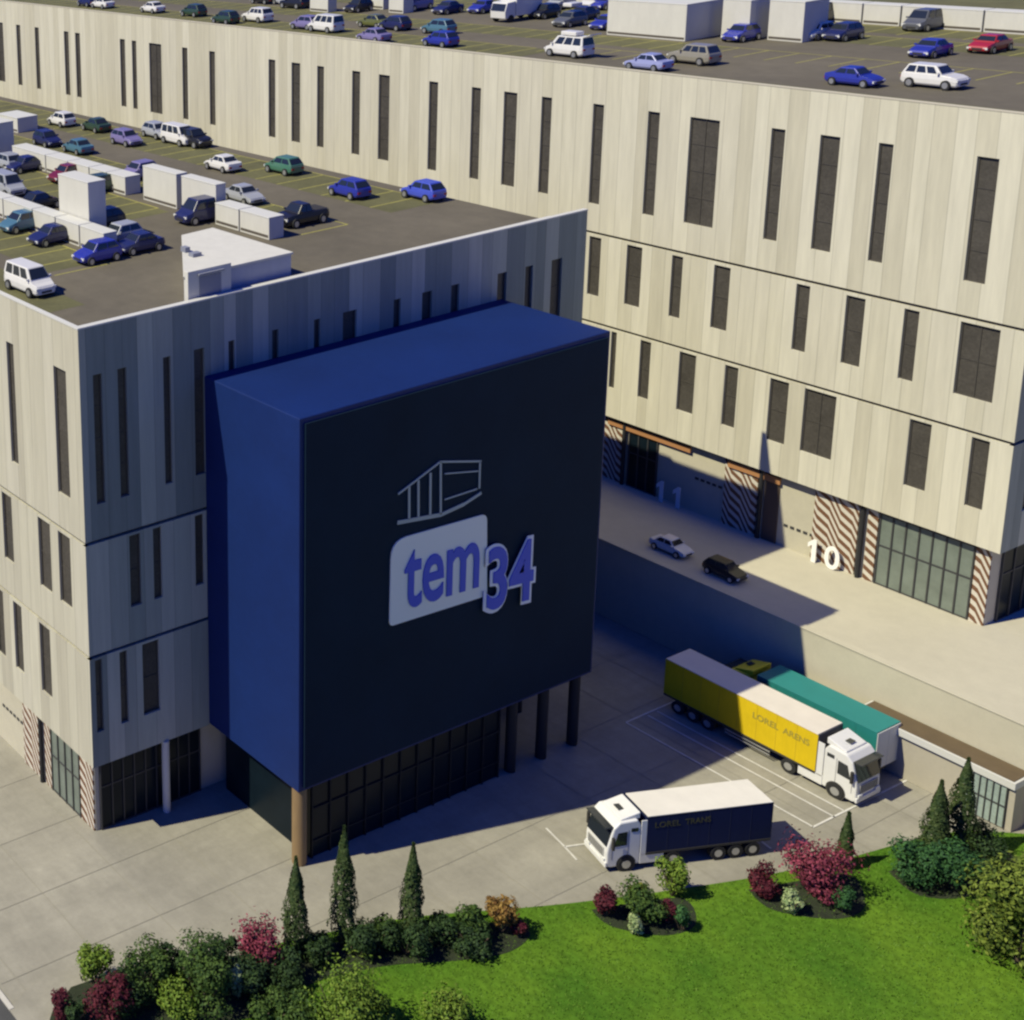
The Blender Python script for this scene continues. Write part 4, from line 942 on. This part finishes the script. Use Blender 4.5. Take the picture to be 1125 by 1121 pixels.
for k_, m_, u, v, w, h, lab, nl in [
    ('shrub', 'bright', 106, 1082, 46, 44, 'bright green shrub at the upper left end of the planting', 2200),
    ('shrub', 'green', 160, 1090, 62, 56, 'mid green shrub behind the dark red ones', 3000),
    ('shrub', 'dark', 192, 1078, 44, 44, 'dark olive shrub between the two large green ones', 1800),
    ('shrub', 'green', 224, 1108, 78, 76, 'large green shrub in the middle of the left planting', 4200),
    ('shrub', 'dark', 246, 1066, 36, 40, 'dark shrub left of the pink red shrub', 1600),
    ('spiky', 'red', 287, 1064, 52, 56, 'pink red shrub left of the first cypress', 2600),
    ('shrub', 'darkred', 117, 1118, 60, 50, 'large dark red shrub at the lower left', 2600),
    ('ball', 'darkred', 68, 1120, 36, 34, 'small dark red shrub at the far lower left', 1400),
    ('shrub', 'dark', 84, 1124, 30, 30, 'low dark green shrub between the dark red ones', 1000),
    ('ball', 'pale', 262, 1096, 28, 44, 'pale variegated shrub below the pink red shrub', 1100),
    ('spread', 'dark', 310, 1082, 56, 34, 'low dark shrub at the foot of the first cypress', 2000),
    ('shrub', 'dark', 350, 1056, 46, 32, 'low dark shrub between the first two cypresses', 1800),
    ('spread', 'dark', 396, 1052, 54, 38, 'dark shrub right of the tallest cypress', 2200),
    ('shrub', 'green', 420, 1040, 34, 34, 'green shrub left of the lone cypress', 1500),
    ('spread', 'dark', 446, 1048, 58, 40, 'low dark shrub around the foot of the lone cypress', 2200),
    ('shrub', 'dark', 484, 1034, 42, 30, 'low dark shrub right of the lone cypress', 1500),
    ('shrub', 'green', 518, 1028, 42, 46, 'green shrub beside the rust coloured one', 2000),
    ('spread', 'dark', 520, 1046, 52, 30, 'low dark shrub before the rust coloured one', 1800),
    ('shrub', 'rust', 551, 1024, 40, 44, 'rust and yellow shrub beside the lawn', 2000),
    ('ball', 'darkred', 570, 1030, 24, 26, 'small dark red shrub right of the rust coloured one', 900),
    ('spiky', 'bright', 375, 1136, 84, 74, 'large loose light green shrub at the bottom edge', 4200),
    ('shrub', 'green', 330, 1130, 60, 40, 'green shrub at the bottom edge left of the large loose one', 2000),
    ('spiky', 'bright', 492, 1130, 52, 44, 'bright green shrub at the bottom edge, under the lone cypress', 2000),
    ('shrub', 'bright', 738, 984, 36, 44, 'bright yellow green shrub at the navy truck rear', 1800),
    ('shrub', 'green', 706, 1010, 56, 44, 'mid green shrub in the centre planting', 2400),
    ('spread', 'dark', 138, 1112, 70, 40, 'low dark shrub between the large dark red and mid green ones', 2200),
    ('shrub', 'bright', 196, 1118, 54, 40, 'yellow green shrub at the bottom of the left planting', 2200),
    ('shrub', 'dark', 276, 1092, 60, 40, 'dark shrub under the pink red one', 2400),
    ('spread', 'green', 300, 1122, 60, 34, 'low green shrub at the bottom before the first cypress', 2000),
    ('shrub', 'bright', 412, 1126, 44, 38, 'small bright green shrub right of the large loose one at the bottom edge', 1600),
    ('ball', 'yellow', 700, 990, 34, 20, 'yellow topped shrub behind the centre green one', 1100),
    ('ball', 'darkred', 665, 1006, 38, 34, 'dark red shrub at the left of the centre planting', 1600),
    ('ball', 'darkred', 733, 1014, 26, 30, 'rusty dark shrub in the middle of the centre planting', 900),
    ('ball', 'pale', 697, 1026, 27, 24, 'round pale green shrub before the centre planting', 900),
    ('ball', 'juniper', 748, 1022, 28, 30, 'blue green shrub at the right of the centre planting', 1000),
    ('ball', 'darkred', 838, 984, 48, 38, 'round dark red shrub left of the pink red one', 2200),
    ('spiky', 'red', 898, 982, 66, 54, 'large pink red shrub before the small cypress', 4200),
    ('ball', 'pale', 870, 1004, 32, 28, 'round pale green shrub under the pink red one', 1100),
    ('ball', 'juniper', 925, 1002, 38, 30, 'blue green shrub under the small cypress', 1500),
    ('spread', 'juniper', 1003, 968, 66, 50, 'wide green shrub left of the cypress pair foot', 3400),
    ('spread', 'juniper', 1046, 974, 70, 50, 'wide green shrub right of the cypress pair foot', 3400),
    ('shrub', 'dark', 1082, 946, 46, 40, 'dark shrub between the cypress pair and the large bush', 1800),
    ('tree', 'lime', 1118, 1058, 116, 134, 'large yellow green bush at the right edge', 12000)]:
    plant(k_, 'shrub', 'shrub' if k_ != 'tree' else 'large_bush', m_, u, v, w, h, lab, 'shrubs along the lawn edge', nl, .10 if k_ != 'tree' else .13)
